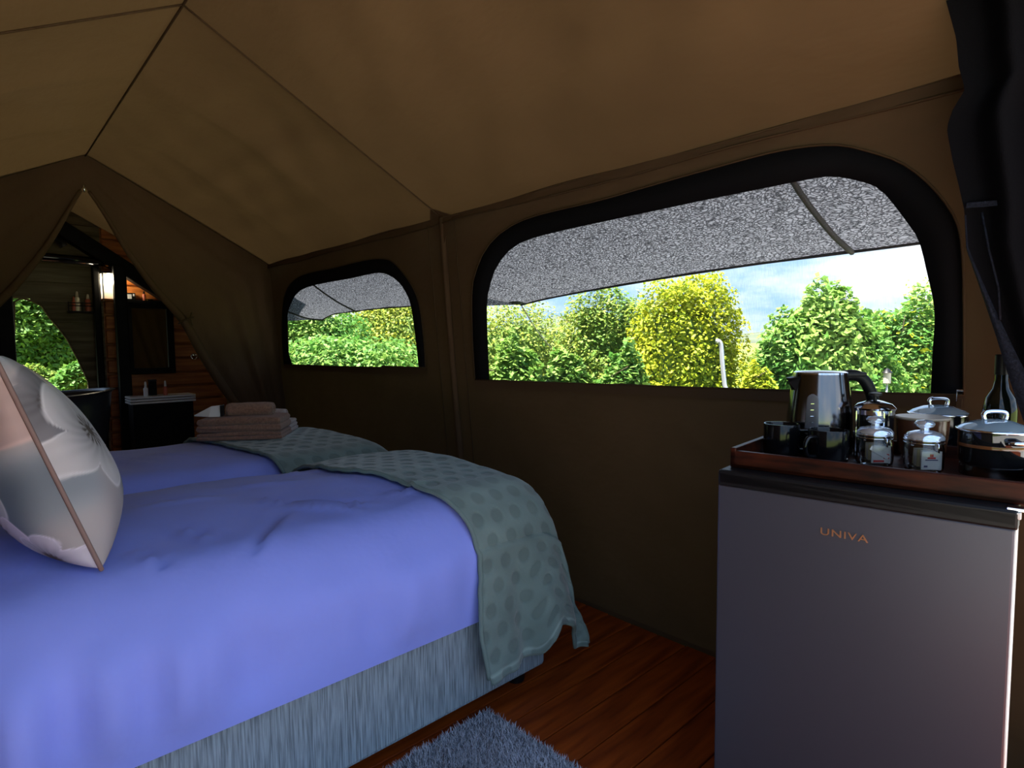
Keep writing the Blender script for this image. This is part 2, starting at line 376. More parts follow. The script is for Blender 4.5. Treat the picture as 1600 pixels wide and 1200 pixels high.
def wall_left():
    ny, nz = 150, 60; V = []; Fc = []
    for i in range(ny+1):
        for j in range(nz+1): z = WZ*j/nz; V.append((left_x(z), Y0+(Y1-Y0)*i/ny, z))
    for i in range(ny):
        for j in range(nz):
            a = i*(nz+1)+j; Fc.append((a, a+1, a+nz+2, a+nz+1))
    return mesh('wall_left', V, Fc, canvas_wall)
wl = wall_left()
sheet('ground_skirt', lambda u, v: (left_x(0)+0.0015, Y0+(Y1-Y0)*u, 0.012-0.160*v), 20, 2, canvas_wall, wl)
tag(wl, 'plain brown canvas side wall at the head of the beds', 'wall', kind='structure')

# rear gable with two tied-back flaps
wb = tag(empty('wall_back', (0, 0, 0)), 'brown canvas rear gable parted into two tied-back flaps', 'wall', kind='structure')
def edge_at(px, py): p = at(px, py, Y=Y1-0.02); return (p[0], p[2])
EDGE_R = [edge_at(131,290), edge_at(160,330), edge_at(200,395), edge_at(245,455), edge_at(285,500), edge_at(315,552), edge_at(345,600), edge_at(368,632)]
EDGE_R += [(1.60, 0.42), (1.70, 0.05)]
EDGE_L = [(2*XR-0.02-x, z) for x, z in EDGE_R]
EDGE_L[0] = EDGE_R[0]
e0 = edge_at(0, 462); 
def flap(edge, side):
    E_ = resample(smooth_pts([(x, z) for x, z in edge], 5), 60)
    def fn(u, v):
        i = u*59; k = int(min(58, i)); t = i-k; ex, ez = E_[k]*(1-t)+E_[k+1]*t
        top = 1.0
        # outer boundary: along the roof slope first, then down the side wall
        s = u
        if s < 0.45:
            q = s/0.45; ox = XR + side*(WX-XR)*q; oz = ZR + (WZ-ZR)*q
        else:
            oz = WZ*(1-(s-0.45)/0.55); ox = XR + side*(wall_x(oz)-XR)
        x = ex + (ox-ex)*v; z = ez + (oz-ez)*v
        y = Y1 - 0.02 - 0.030*math.sin(math.pi*v)*math.sin(u*3.0) + (0.014*math.sin(v*17+u*2)+0.007*math.sin(v*33))*math.sin(math.pi*v)*min(1, u*2)
        return (x, y, z)
    sheet('door_flap', fn, 70, 40, canvas_flap, wb)
    roll = [(x, Y1-0.035, z) for x, z in E_[1:50]]
    tube('rolled_edge', roll, [0.010+0.022*min(1, i/30) for i in range(49)], flap_roll, wb, 10)
flap(EDGE_R, 1); flap(EDGE_L, -1)
tp = at(290, 500, Y=Y1-0.06)
tube('tie_ribbon', [tp+np.array([-0.045, 0.0, -0.025]), tp+np.array([-0.02, -0.02, -0.005]), tp+np.array([0.02, -0.02, 0.012]), tp+np.array([0.05, 0, 0.02])], 0.006, canvas_seam, wb, 6)
tube('tie_ribbon', [tp+np.array([0.04, 0.0, 0.05]), tp+np.array([0.025, -0.015, 0.015]), tp+np.array([0.04, -0.01, -0.035])], 0.005, canvas_seam, wb, 6)
tube('zip_pull', [at(131, 289, Y=Y1-.05), at(132, 300, Y=Y1-.05)], 0.006, chrome, wb, 6)

# front gable: the camera stands in its open doorway
wf = tag(empty('wall_front', (0, 0, 0)), 'front gable of the tent with black door flap tied back', 'wall', kind='structure')
YF = 0.10; XC = 1.56                          # plane of the front gable; the black flap is drawn aside and hangs along X = XC
ZC = ZR + (WZ-ZR)*(XC-XR)/(WX-XR)
FE = [tuple(at(px, py, X=XC)[[1, 2]]) for px, py in ((1478,0),(1494,60),(1498,105),(1508,140),(1488,172),(1479,200),(1488,250),(1498,290),(1507,330),(1510,390),(1528,440),(1555,520),(1580,600),(1603,668))] + [(0.115, 0.88), (0.100, 0.80), (0.092, 0.4), (0.088, 0.01)]
FE[0] = (FE[0][0], ZC)
FEr = resample(FE, 140)
def front_flap(u, v):
    i = u*139; k = int(min(138, i)); t = i-k; ey, ez = FEr[k]*(1-t)+FEr[k+1]*t
    y = ey + (0.045-ey)*v; w = abs(ey-0.045)
    return (XC + 0.16*w*math.sin(v*13+u*2)*min(1, v*3), y, ez)
sheet('door_flap', front_flap, 140, 40, door_black, wf)
he = [(XC-0.004, p[0], p[1]) for p in FEr if 0.90 < p[1] < FE[8][1]]
def hem(u, v):
    i = u*(len(he)-1); k = int(min(len(he)-2, i)); t = i-k; p = np.array(he[k])*(1-t)+np.array(he[k+1])*t
    w = 0.004+0.055*u*u
    return (p[0]-0.006*math.sin(math.pi*v), p[1]-w*v*0.8, p[2]+w*v*0.35)
sheet('flap_lit_edge', hem, 50, 6, door_edge, wf)  # strip along the flap edge where the lit weave is painted in
tube('flap_cord', [(XC-0.010, y, z) for y, z in [tuple(at(px, py, X=XC-0.01)[[1, 2]]) for px, py in ((1534,332),(1545,390),(1560,450),(1563,500))]], 0.0022, door_edge, wf, 6)
p = at(1536, 319, X=XC-0.012); box('stitched_patch', p, (0.002, 0.055, 0.011), door_edge, wf, 0.0005, Matrix.Rotation(math.radians(4), 3, 'X'))
FL = resample([(0.58, 2.26), (0.12, 2.00), (-0.30, 1.74), (-0.45, 1.45), (-0.50, 0.8), (-0.54, 0.02)], 60)
def front_side(side):
    def fn(u, v):
        i = u*59; k = int(min(58, i)); t = i-k; ex, ez = FL[k]*(1-t)+FL[k+1]*t
        if u < 0.35: q = u/0.35; ox = XR+(XL-XR)*q; oz = ZR+(WZ-ZR)*q
        else: oz = WZ*(1-(u-0.35)/0.65); ox = left_x(oz)
        x = ex+(ox-ex)*v; return (x if side < 0 else 2*XR-x, YF, ez+(oz-ez)*v)
    return fn
for sd in (-1, 1): sheet('gable_strip', front_side(sd), 50, 12, door_black, wf)

# windows
def window(name, a, b, label, mirror=False):
    def aw(*q):
        p = at_wall(*q)
        return np.array([2*XR-p[0], p[1], p[2]]) if mirror else p
    w = tag(empty(name, (0, 0, 0)), label, 'window', kind='structure')
    A, B = outlines(a, b); n = len(A)
    V = []; Fc = []
    for p, q in zip(A, B):
        V += [aw(*p, -0.010), aw(*q, -0.010), aw(*q, -0.002), aw(*p, 0.012)]
    for i in range(n-1):
        for k in range(4): Fc.append((4*i+k, 4*i+(k+1) % 4, 4*i+4+(k+1) % 4, 4*i+4+k))
    Fc += [(0, 1, 2, 3), (4*n-4, 4*n-1, 4*n-2, 4*n-3)]
    mesh('window_band', V, Fc, black_band, w)
    tube('edge_binding', [aw(*p, -0.012) for p in B], 0.0030, canvas_seam, w, 6)
    E1, E2 = B[0]*1.0, B[-1]*1.0
    sp_ = [aw(*(E1*(1-t)+E2*t + np.array([0, 1.5*math.sin(3.1*t)])), -0.012) for t in np.linspace(0, 1, 24)]
    sg = -1 if mirror else 1
    mesh('sill_strip', [q for p in sp_ for q in (p, p+np.array([sg*0.003, 0, -0.035]), p+np.array([sg*0.010, 0, -0.035]), p+np.array([sg*0.010, 0, 0.0]))], [(4*i+k, 4*i+4+k, 4*i+4+(k+1) % 4, 4*i+(k+1) % 4) for i in range(23) for k in range(4)], canvas_wall, w, False)
    tube('sill_seam', sp_, 0.0028, canvas_seam, w, 6)
    S = [aw(*(0.7*p+0.3*q), 0.004) for p, q in zip(A, B)]
    c = sum(S)/n
    mesh('insect_screen', S, [tuple(range(n))], screen_m, w, False)
    return w
window('window_1', WIN1_IN, WIN1_OUT, 'large arched mesh window in the canvas wall above the fridge')
window('window_2', WIN2_IN, WIN2_OUT, 'small arched mesh window in the canvas wall beyond the beds')
zp = at_wall(1500, 618, -0.02)
zt = tag(empty('zip_toggle', zp), 'small metal zip toggle hanging by the large window corner', 'toggle')
bm = bmesh.new(); add_box(bm, (0, 0, 0.012), (0.005, 0.014, 0.006), 0.001); add_box(bm, (0, 0.006, 0), (0.005, 0.003, 0.03), 0.001); bm_obj('clasp', bm, chrome, zt)
box('strap', (0.004, 0.002, -0.022), (0.003, 0.012, 0.028), canvas_seam, zt, 0.001)

# floor: boards running across the tent
fl = tag(box('floor', (0.635, 2.1, -0.035), (2.52, 9.0, 0.03), plank_m, None, 0), 'reddish brown varnished timber board floor of the tent', 'floor', kind='structure')
pm = None
bw = 0.118
for i in range(42):
    y = Y0 - 0.35 + bw*i
    if pm is None:
        o = box('plank', (0, 0, 0), (2.50, bw-0.004, 0.02), plank_m, fl, 0.0025); pm = o.data
    else:
        o = bpy.data.objects.new('plank', pm); link(o, fl)
    o.location = (0.635 + random.uniform(-.004, .004), y, -0.010 - random.uniform(0, 0.0012))
fl.location = (0, 0, 0)

# ------------------------------------------------------------------ beds
R_D = 0.16
BX0, BX1, BW = -0.46, 1.36, 0.925
BEDY = (1.316, 2.246)                         # near edge of each bed
dn1, dn2, dn3 = vnoise(11), vnoise(12), vnoise(13)
CREASES = [((0.62,1.62),(0.86,1.50),0.010,0.020),((0.60,1.72),(0.66,1.60),0.010,0.018),((0.66,1.60),(0.80,1.47),0.012,0.018),((0.36,1.62),(0.42,1.45),0.009,0.016),
           ((0.90,1.56),(1.06,1.50),0.008,0.016),((0.30,1.85),(0.55,1.80),0.006,0.03),((0.55,1.92),(0.80,1.83),0.007,0.03),((0.25,1.50),(0.30,1.38),0.008,0.016),
           ((0.55,2.75),(0.66,2.55),0.008,0.02),((0.35,2.85),(0.52,2.50),0.007,0.025),((0.75,2.0),(0.95,1.95),0.006,0.025),((0.45,1.35),(0.62,1.55),0.006,0.02)]
def crease(x, y):
    s = 0.0
    for a, b, h, w in CREASES:
        dx, dy = b[0]-a[0], b[1]-a[1]; l2 = dx*dx+dy*dy; t = ((x-a[0])*dx+(y-a[1])*dy)/l2; tc = min(1, max(0, t))
        ddx = x-a[0]-tc*dx; ddy = y-a[1]-tc*dy; d = math.hypot(ddx, ddy); sg = (ddx*dy-ddy*dx)/math.sqrt(l2)
        if d < 4*w: s += 2.2*h*math.exp(-(d/w)**2)*(1.0 if sg > 0 else -0.7)*min(1, abs(sg)/(0.35*w))*math.sin(math.pi*min(1, max(0.04, tc*0.92+.04)))
    return s
def duvet_surface(x0, x1, y0, y1, z0, z1, r, n=(90, 50, 16)):
    """rounded block of bedding, open below"""
    V = []; Fc = []; idx = {}
    def put(p):
        k = (round(p[0], 4), round(p[1], 4), round(p[2], 4))
        if k not in idx: idx[k] = len(V); V.append(p)
        return idx[k]
    def face(fn, a, b):
        I = [[put(fn(i/a, j/b)) for j in range(b+1)] for i in range(a+1)]
        for i in range(a):
            for j in range(b): Fc.append((I[i][j], I[i+1][j], I[i+1][j+1], I[i][j+1]))
    nx, ny, nz = n
    face(lambda u, v: (x0+(x1-x0)*u, y0+(y1-y0)*v, z1), nx, ny)
    face(lambda u, v: (x0+(x1-x0)*u, y0, z0+(z1-z0)*v), nx, nz); face(lambda u, v: (x0+(x1-x0)*u, y1, z0+(z1-z0)*v), nx, nz)
    face(lambda u, v: (x0, y0+(y1-y0)*u, z0+(z1-z0)*v), ny, nz); face(lambda u, v: (x1, y0+(y1-y0)*u, z0+(z1-z0)*v), ny, nz)
    out = []
    for p in V:
        q = (min(max(p[0], x0+r), x1-r), min(max(p[1], y0+r), y1-r), min(p[2], z1-r))
        d = [p[i]-q[i] for i in range(3)]; l = math.sqrt(sum(c*c for c in d))
        if l > 1e-9: p2 = [q[i]+d[i]/l*min(l, r) if l > r else q[i]+d[i] for i in range(3)]
        else: p2 = list(p)
        out.append(p2)
    return out, Fc
def side_folds(p, y0):
    # soft hanging folds on the near side
    h = 1.5*sstep(0.62, 0.45, p[2])*sstep(0.302, 0.40, p[2]); f = 0.006*math.sin(p[0]*23+1.0)+0.007*math.sin(p[0]*9.0)+0.004*math.sin(p[0]*41)
    if p[0] < 0.30: f += 0.010*math.sin(p[0]*48)
    return f*float(h)
def make_bed(y0, name_extra, lab):
    e = tag(empty('divan_bed_base', ((BX0+BX1)/2, y0+BW/2, 0)), lab[0], 'bed base', 'divan bases side by side')
    box('upholstered_base', (0, 0, 0.175), (BX1-BX0, BW, 0.25), base_m, e, 0.012)
    for sx in (-1, 1):
        for sy in (-1, 1): lathe('leg', [(0.028, 0), (0.030, 0.01), (0.030, 0.05)], black_plastic, e, 16, ((BX1-BX0)/2*0.92*sx, BW/2*0.86*sy, 0))
    X1 = 1.435
    V, Fc = duvet_surface(BX0-0.01, X1, y0-(0.022 if y0 < 2 else 0.001), y0+BW-0.001, 0.302, 0.640, R_D)
    out = []
    for p in V:
        x, y, z = p; u = (x-BX0)/(X1-BX0); v = (y-y0)/BW
        top = float(sstep(0.50, 0.635, z))
        z2 = z + top*(0.040*max(0, math.sin(math.pi*min(1, max(0, v))))**0.7 + 0.016*dn1((x, y, 0), 7) + 0.008*dn2((x, y, 0), 19) + crease(x, y) - 0.006)
        y2 = y - (1-top)*side_folds((x, y, z), y0)*(1 if v < 0.5 and y0 < 2 else 0) - (1-top)*0.012*(1 if v < 0.5 and y0 < 2 else 0)*math.sin(math.pi*(z-0.295)/0.345)
        x2 = x + (0.010*math.sin(y*30)*(1-top) if u > 0.97 else 0)
        out.append((x2, y2, z2))
    d = mesh('duvet', out, Fc, duvet_m); tag(d, lab[2], 'duvet', 'blue duvets on the twin beds')
    return e
make_bed(BEDY[0], '', ('grey-blue woven fabric divan base standing by the grey rug', None, 'lavender blue duvet carrying the floral cushion'))
make_bed(BEDY[1], '', ('grey-blue fabric divan base on the rear gable side', None, 'lavender blue duvet carrying the folded towels'))

# green plush throws across the foot ends
def bed_top(x, y, y0):
    v = (y-y0)/BW; z = 0.640 + 0.040*max(0, math.sin(math.pi*min(1, max(0, v))))**0.7 + 0.016*dn1((x, y, 0), 7) + 0.008*dn2((x, y, 0), 19) - 0.006 + max(0, crease(x, y))*0.6
    r = R_D; X1 = 1.435
    yq = y-(y0+BW-0.001-r)
    if yq > 0: z -= r - math.sqrt(max(0, r*r-min(r, yq)**2))
    if x > X1-r: z -= r - math.sqrt(max(0, r*r-min(r, x-(X1-r))**2))
    return z
def throw(y0, near, label):
    yfar, ynear = y0+BW-0.025, y0+R_D-0.022      # where it starts and where the side rounding begins
    flat = yfar-ynear; arc = R_D*(math.pi/2 if near else 0.95); hang = 0.37 if near else 0.0
    Ltot = flat+arc+hang
    nx, nb = 110, 260 if near else 170
    V = []; C = []; Fc = []
    for i in range(nx+1):
        a = i/nx
        for j in range(nb+1):
            s = Ltot*j/nb
            if near:
                xin = 0.885 + 0.165*float(sstep(0, flat+arc*1.3, s))**1.2 + 0.01*math.sin(s*14)
                xout = 1.375 + 0.02*math.sin(s*6) + 0.085*float(sstep(flat+arc*0.4, Ltot, s))
            else:
                xin = 0.745 + 0.125*s/flat; xout = 1.39
            x = xin+(xout-xin)*a
            if s <= flat:
                y = yfar-s; z = bed_top(x, y, y0)+0.014
            else:
                q = min(math.pi/2, (s-flat)/R_D); zt = bed_top(x, ynear, y0)+0.014
                y = ynear-(R_D+0.006)*math.sin(q); z = zt-R_D*(1-math.cos(q))
                if near and s > flat+arc:
                    d = s-flat-arc; hd = d/hang if hang else 0
                    z -= d*(1.0 - 0.10*a*hd)
                    # folds swing out from the bed, more towards the hem and the foot corner
                    y -= 0.010 + hd*(0.030 + 0.040*a) + hd*(0.034*math.sin(a*11.5+0.6) + 0.014*math.sin(a*23+2))*(0.5+0.5*a)
                    if a > 0.4: z += 0.085*float(sstep(0.46, 0.62, a))*hd
            if not near and s > flat: z -= 0.0
            # embossed dots
            U = x*1.0/0.074; W = s/0.064; row = math.floor(W); U2 = U+(0.5 if row % 2 else 0)
            du = (U2-math.floor(U2)-0.5)*0.074; dw = (W-row-0.5)*0.064; dd = math.hypot(du, dw)
            dot = 1-float(sstep(0.021, 0.027, dd))
            e_ = 0.0035*dot
            if s <= flat: z -= e_
            else: y += e_
            hemline = float(sstep(Ltot-0.030, Ltot-0.024, s))-float(sstep(Ltot-0.020, Ltot-0.014, s)) if near else 0
            n = 0.5+0.5*dn3((x, s, 0), 30)
            base = np.array((0.165, 0.245, 0.238))*(0.70+0.6*n)
            c = base*(1-0.21*dot)+np.array((0.12, 0.16, 0.16))*hemline
            V.append((x, y, z)); C.append(c)
    for i in range(nx):
        for j in range(nb):
            k = i*(nb+1)+j; Fc.append((k, k+1, k+nb+2, k+nb+1))
    e = tag(empty('bed_throw', (1.15, y0+0.4, 0.66)), label, 'throw', 'green throws across the foot ends')
    V = [(p[0]-1.15, p[1]-y0-0.4, p[2]-0.66) for p in V]
    o = mesh('plush_cloth', V, Fc, runner_m, e, True); set_col(o, np.array(C)); md = o.modifiers.new('thick', 'SOLIDIFY'); md.thickness = 0.008; md.offset = 1.0
    bind = mat('throw_binding_'+('one' if near else 'two'), (0.150, 0.225, 0.218), 0.85)
    tube('edge_binding', [Vector(V[j])+Vector((-0.004, 0, 0.003)) for j in range(0, nb+1, 3)], 0.007, bind, e, 8)
    if near:
        tube('hem', [Vector(V[i*(nb+1)+nb]) for i in range(0, nx+1, 2)], 0.007, bind, e, 8)
        tube('edge_binding', [Vector(V[nx*(nb+1)+j]) for j in range(0, nb+1, 3)], 0.006, bind, e, 8)
throw(BEDY[0], True, 'green dotted plush throw hanging down over the woven divan base')
throw(BEDY[1], False, 'green dotted plush throw lying beside the towel stack')

# floral cushion
def cushion(name, size, thick, m, label, loc, rot, print_=True, cat='cushion'):
    n = 150 if print_ else 40
    e = tag(empty(name, loc, rot=rot), label, cat)
    V = []; Fc = []; S = size/2
    prm = []
    for side in (1, -1):
        b = len(V)
        for i in range(n+1):
            for j in range(n+1):
                u = -1+2*i/n; v = -1+2*j/n
                t = thick*(max(0, (1-u*u))*max(0, (1-v*v)))**0.42*(1-(0.30 if print_ else 0.1)*v)
                ku = 1-0.07*(1-v*v)*1.0; kv = 1-0.07*(1-u*u)
                w = 0.006*dn2((u*0.3, v*0.3, side), 14)*max(0, 1-u**6)*max(0, 1-v**6)
                rr = 0.012*math.sin(6*math.atan2(v, u))*math.exp(-((abs(u)-0.85)**2+(abs(v)-0.85)**2)*6)
                V.append((side*(t+w+rr*0.4), u*S*ku, v*S*kv + S)); prm.append((u, v, side))
        for i in range(n):
            for j in range(n):
                k = b+i*(n+1)+j; q = (k, k+n+1, k+n+2, k+1); Fc.append(q if side > 0 else q[::-1])
    o = mesh('cushion_cover' if print_ else 'pillow_body', V, Fc, m, e)
    ring = [(0, u*S*(1-0.07*(1-v*v)), v*S*(1-0.07*(1-u*u))+S) for u, v in [(-1, -1+2*k/20) for k in range(20)]+[(-1+2*k/20, 1) for k in range(20)]+[(1, 1-2*k/20) for k in range(20)]+[(1-2*k/20, -1) for k in range(21)]]
    tube('piping', ring, 0.0045, piping_m if print_ else white_cotton, e, 8)
    if print_:
        P = np.array(prm); u, v, sd = P.T
        n1 = dn1(np.c_[u, v, sd], 3.0); n2 = dn2(np.c_[u, v, sd*2], 7.0); n3 = dn3(np.c_[u, v, sd*3], 22)
        g = sstep(-0.45, 0.45, n1+0.4*n2)
        c = np.outer(1-g, (0.085, 0.125, 0.165))+np.outer(g, (0.33, 0.365, 0.385)); c *= (1+0.25*n2)[:, None]
        warm = sstep(0.05, 0.35, n1*1.2+0.2*n2); c = c*(1-0.35*warm)[:, None]+np.outer(0.35*warm, (0.42, 0.32, 0.28))
        FL_ = [(1, -0.86, 0.52, 0.36, 2.2, (0.20, 0.205, 0.22)), (1, 0.05, 0.62, 0.80, 1.2, (0.66, 0.63, 0.52)), (1, -0.50, 0.12, 0.62, 0.35, (0.52, 0.53, 0.54)), (1, 0.35, -0.55, 0.55, 0.9, (0.34, 0.35, 0.38)),
               (-1, -0.40, 0.72, 0.80, 0.2, (0.48, 0.37, 0.34)), (-1, -0.20, 0.06, 0.66, 1.0, (0.46, 0.48, 0.50)), (-1, -0.12, -0.58, 0.66, 0.5, (0.66, 0.63, 0.70)), (-1, -0.72, -0.84, 0.34, 1.7, (0.55, 0.55, 0.62)), (-1, 0.55, 0.3, 0.5, 2.0, (0.5, 0.46, 0.44))]
        for s_, fu, fv, R_, ph, pc in FL_:
            du, dv = u-fu, v-fv; r_ = np.hypot(du, dv); th = np.arctan2(dv, du)+ph+0.25*n2
            pet = R_*(0.62+0.38*np.abs(np.cos(2.5*th))**0.6)*(1+0.15*n1)
            msk = (1-sstep(pet*0.94, pet*1.0, r_))*(sd == s_)
            shade = 0.45+0.50*sstep(0, R_*0.9, r_)+0.10*np.sin(th*14+6*n2)*np.clip(1-r_/R_, 0, 1)+0.16*n1+0.30*sstep(pet*0.90, pet*0.96, r_)
            c = c*(1-msk)[:, None]+(np.outer(shade, pc))*msk[:, None]
            st = (1-sstep(0.06*R_, 0.17*R_, np.abs(r_-0.17*R_)))*(np.sin(th*13) > 0.1)*(sd == s_)*0.85
            st = np.maximum(st, (1-sstep(0.05, 0.09, r_))*(sd == s_)*0.9)
            c = c*(1-st)[:, None]+np.outer(st, (0.045, 0.035, 0.025))
        set_col(o, np.clip(c, 0.01, 0.9))
    return e
cushion('floral_cushion', 0.46, 0.112, pillow_m, 'floral printed cushion with brown piping propped on the blue duvet', (0.185, 1.660, 0.659), (0, math.radians(-18), 0))
cushion('bed_pillow', 0.46, 0.10, white_cotton, 'plain white pillow propped behind the floral cushion', (-0.10, 1.72, 0.668), (0, math.radians(-22), 0), False, 'pillow')

# towels on the far bed
def folded(name, c, s, layers, m, label, group, rz):
    e = tag(empty(name, c, rz), label, 'towel', group)
    L_, W_, H_ = s; lh = H_/layers
    for k in range(layers):                       # every fold is a rounded layer of its own; the creases lie between them
        z0 = lh*k; hx, hy, hz = L_/2-0.003*k, W_/2-0.002*k, lh/2*1.03; R_ = lh*0.49
        def fn(u, v):
            a = 2*math.pi*v; n_ = 0.22             # section: flat layer with round ends
            cx, sx_ = math.cos(a), math.sin(a)
            x = (hx-R_)*max(-1, min(1, 1.25*math.copysign(abs(cx)**n_, cx))) + R_*cx; z = hz + hz*math.copysign(abs(sx_)**0.55, sx_)
            y = -hy+2*hy*u; e_ = 1-0.45*max(0, (abs(2*u-1)-0.93)/0.07)**2
            return (x, y, z0 + hz + (z-hz)*e_ + 0.004*math.sin(x*16+k)*(z0+z)/H_)
        V, Fc = grid(fn, 24, 96)
        n0 = 97
        Fc += [tuple(range(0, 96)), tuple(range(24*n0+95, 24*n0-1, -1))]
        mesh('fold_layer', V, Fc, m, e)
    return e
TR = math.radians(-35)
tc_ = at(378, 690, Z=0.655)
def far_top(x, y): return bed_top(x, y, BEDY[1]) + (0.022 if x > 0.745+0.125*(3.165-y)/0.78 else 0.0)
def rest(cx, cy, hl, hw):
    zs = [far_top(cx+a*math.cos(TR)-b*math.sin(TR), cy+a*math.sin(TR)+b*math.cos(TR)) for a in np.linspace(-hl, hl, 9) for b in np.linspace(-hw, hw, 7)]
    return float(np.percentile(zs, 85))
base_t = np.array([0.935, 2.80, rest(0.935, 2.80, 0.17, 0.09)])
folded('bath_towel', tuple(base_t), (0.36, 0.20, 0.036), 2, towel_m, 'brown folded towel at the bottom of the stack', None, TR)
folded('bath_towel', tuple(base_t+np.array([0.0, 0.0, 0.037])), (0.355, 0.20, 0.062), 2, towel_m, 'thick brown folded towel in the middle of the stack', None, TR)
def roll_towel(c, L_, R_, m, label, rz):
    e = tag(empty('rolled_towel', c, rz), label, 'towel')
    V = []; Fc = []; n = 40; k = 14
    for i in range(k+1):
        x = -L_/2+L_*i/k; b = R_*(1 if 0 < i < k else 0.93)
        for j in range(n):
            a = 2*math.pi*j/n; rr = b*(1+0.03*math.sin(3*a+i*0.4)+0.02*math.sin(i*1.3)); z = rr*math.sin(a)*0.82; V.append((x, rr*math.cos(a)*1.15, max(z, -R_*0.62)+R_*0.62))
    for i in range(k):
        for j in range(n): a = i*n+j; b = i*n+(j+1) % n; Fc.append((a, b, b+n, a+n))
    Fc += [tuple(reversed(range(n))), tuple(range(k*n, k*n+n))]
    mesh('rolled_cloth', V, Fc, m, e)
    for sx in (-1, 1):
        tube('spiral_end', [(sx*(L_/2+0.001), R_*(0.15+0.8*t)*math.cos(t*14), R_*0.62+0.8*R_*(0.15+0.6*t)*math.sin(t*14)) for t in np.linspace(0, 1, 50)], 0.003, m, e, 6)
    return e
roll_towel(tuple(base_t+np.array([0.025, 0.0, 0.100])), 0.195, 0.040, towel_m, 'brown rolled hand towel on top of the stack', TR)
b2 = base_t+np.array([0.125, 0.19, 0.0]); b2[2] = rest(b2[0], b2[1], 0.16, 0.08)
folded('bath_towel', tuple(b2), (0.34, 0.17, 0.060), 3, towel_pale, 'pale folded towel behind the brown towel stack', None, TR)
roll_towel(tuple(b2+np.array([0.03, -0.01, 0.061])), 0.20, 0.034, towel_pale, 'pale rolled towel lying behind the brown rolled one', TR)
pk = tag(empty('toiletry_packet', tuple(base_t+np.array([-0.118, 0.085, 0.100])), TR), 'shiny white toiletry packet with pointed end beside rolled towel', 'packet')
mesh('packet_body', [(-0.075, 0, 0.006), (0.0, -0.035, 0.0), (0.0, 0.035, 0.0), (0.045, -0.035, 0.0), (0.045, 0.035, 0.0), (0.0, 0, 0.045), (0.045, 0, 0.050), (-0.075, 0.004, 0.0)], [(0, 1, 5), (0, 5, 2), (1, 3, 6, 5), (5, 6, 4, 2), (3, 4, 6), (0, 7, 1), (0, 2, 7), (7, 2, 4, 3, 1)], packet_m, pk, False)
box('packet_seal', (0.046, 0, 0.025), (0.004, 0.05, 0.05), black_plastic, pk, 0.001)

# shaggy rug beside the bed
def rug():
    ca = at(762, 1108, Z=0.012); cb = at(905, 1200, Z=0.012)
    dirv = np.array([cb[0]-ca[0], cb[1]-ca[1]]); dirv /= np.hypot(*dirv); perp = np.array([-abs(dirv[1]), -abs(dirv[0])*np.sign(dirv[0])]); perp = np.array([dirv[1], -dirv[0]])
    if perp[0] > 0: perp = -perp
    e = tag(empty('rug', (ca[0], ca[1], 0.0)), 'grey shaggy rug on the floorboards beside the divan', 'rug')
    Lx, Ly = 0.98, 0.62
    def P(a, b, z): q = perp*a+dirv*b; return (q[0], q[1], z)
    bm = bmesh.new(); vs = [bm.verts.new(P(a, b, z)) for z in (0.001, 0.010) for a, b in ((0, 0), (Lx, 0), (Lx, Ly), (0, Ly))]
    for q in ((0, 1, 2, 3), (4, 5, 6, 7), (0, 1, 5, 4), (1, 2, 6, 5), (2, 3, 7, 6), (3, 0, 4, 7)): bm.faces.new([vs[i] for i in q])
    b = bm_obj('rug_backing', bm, mat('rug_backing', (0.16, 0.18, 0.21), 0.95), e)
    N = 60000
    A = rng.uniform(0, Lx, N); B = rng.uniform(0, Ly, N); base = np.outer(A, perp)+np.outer(B, dirv)
    an = rng.uniform(0, 6.28, N); ln = rng.uniform(0.006, 0.014, N); hh = rng.uniform(0.006, 0.016, N); w = 0.0014
    d = np.c_[np.cos(an), np.sin(an)]; s_ = np.c_[-np.sin(an), np.cos(an)]*w
    v0 = np.c_[base-s_, np.full(N, 0.009)]; v1 = np.c_[base+s_, np.full(N, 0.009)]; v2 = np.c_[base+d*ln[:, None], 0.009+hh]
    V = np.stack([v0, v1, v2], 1).reshape(-1, 3); Fc = np.arange(3*N).reshape(-1, 3)
    me = bpy.data.meshes.new('rug_pile'); me.from_pydata(V, [], Fc.tolist()); me.materials.append(rug_m)
    o = bpy.data.objects.new('rug_pile', me); link(o, e); o['kind'] = 'stuff'
    sh = rng.uniform(0.5, 1.5, N)*(1+0.35*dn1(np.c_[A, B, 0*A], 14)); set_col(o, np.repeat(np.outer(sh, (0.42, 0.46, 0.53)), 3, axis=0))
rug()

# ------------------------------------------------------------------ fridge and what stands on it
FA = at(1122, 733, Z=0.839); FB = at(1594, 797, Z=0.839)
fw = math.hypot(FB[0]-FA[0], FB[1]-FA[1]); fang = math.atan2(FB[1]-FA[1], FB[0]-FA[0])     # local +x runs along the front, local +y to the back
FH = 0.839; FD = 0.47
fr = tag(empty('bar_fridge', (FA[0], FA[1], 0), fang), 'silver bar fridge with black top standing against the canvas wall', 'fridge')
box('cabinet', (fw/2, 0.045+FD/2, FH/2+0.005), (fw-0.004, FD, FH-0.05), white_metal, fr, 0.006)
box('door', (fw/2-0.002, 0.022, 0.4145), (fw-0.004, 0.044, 0.785), steel_fridge, fr, 0.004)
box('top_panel', (fw/2, FD/2+0.012, FH-0.0155), (fw, FD+0.03, 0.031), black_plastic, fr, 0.006)
box('top_front_lip', (fw/2, 0.004, FH-0.019), (fw-0.002, 0.014, 0.030), black_plastic, fr, 0.004)
hg = box('hinge', (fw-0.006, 0.010, FH-0.001), (0.022, 0.020, 0.006), chrome, fr, 0.0015)
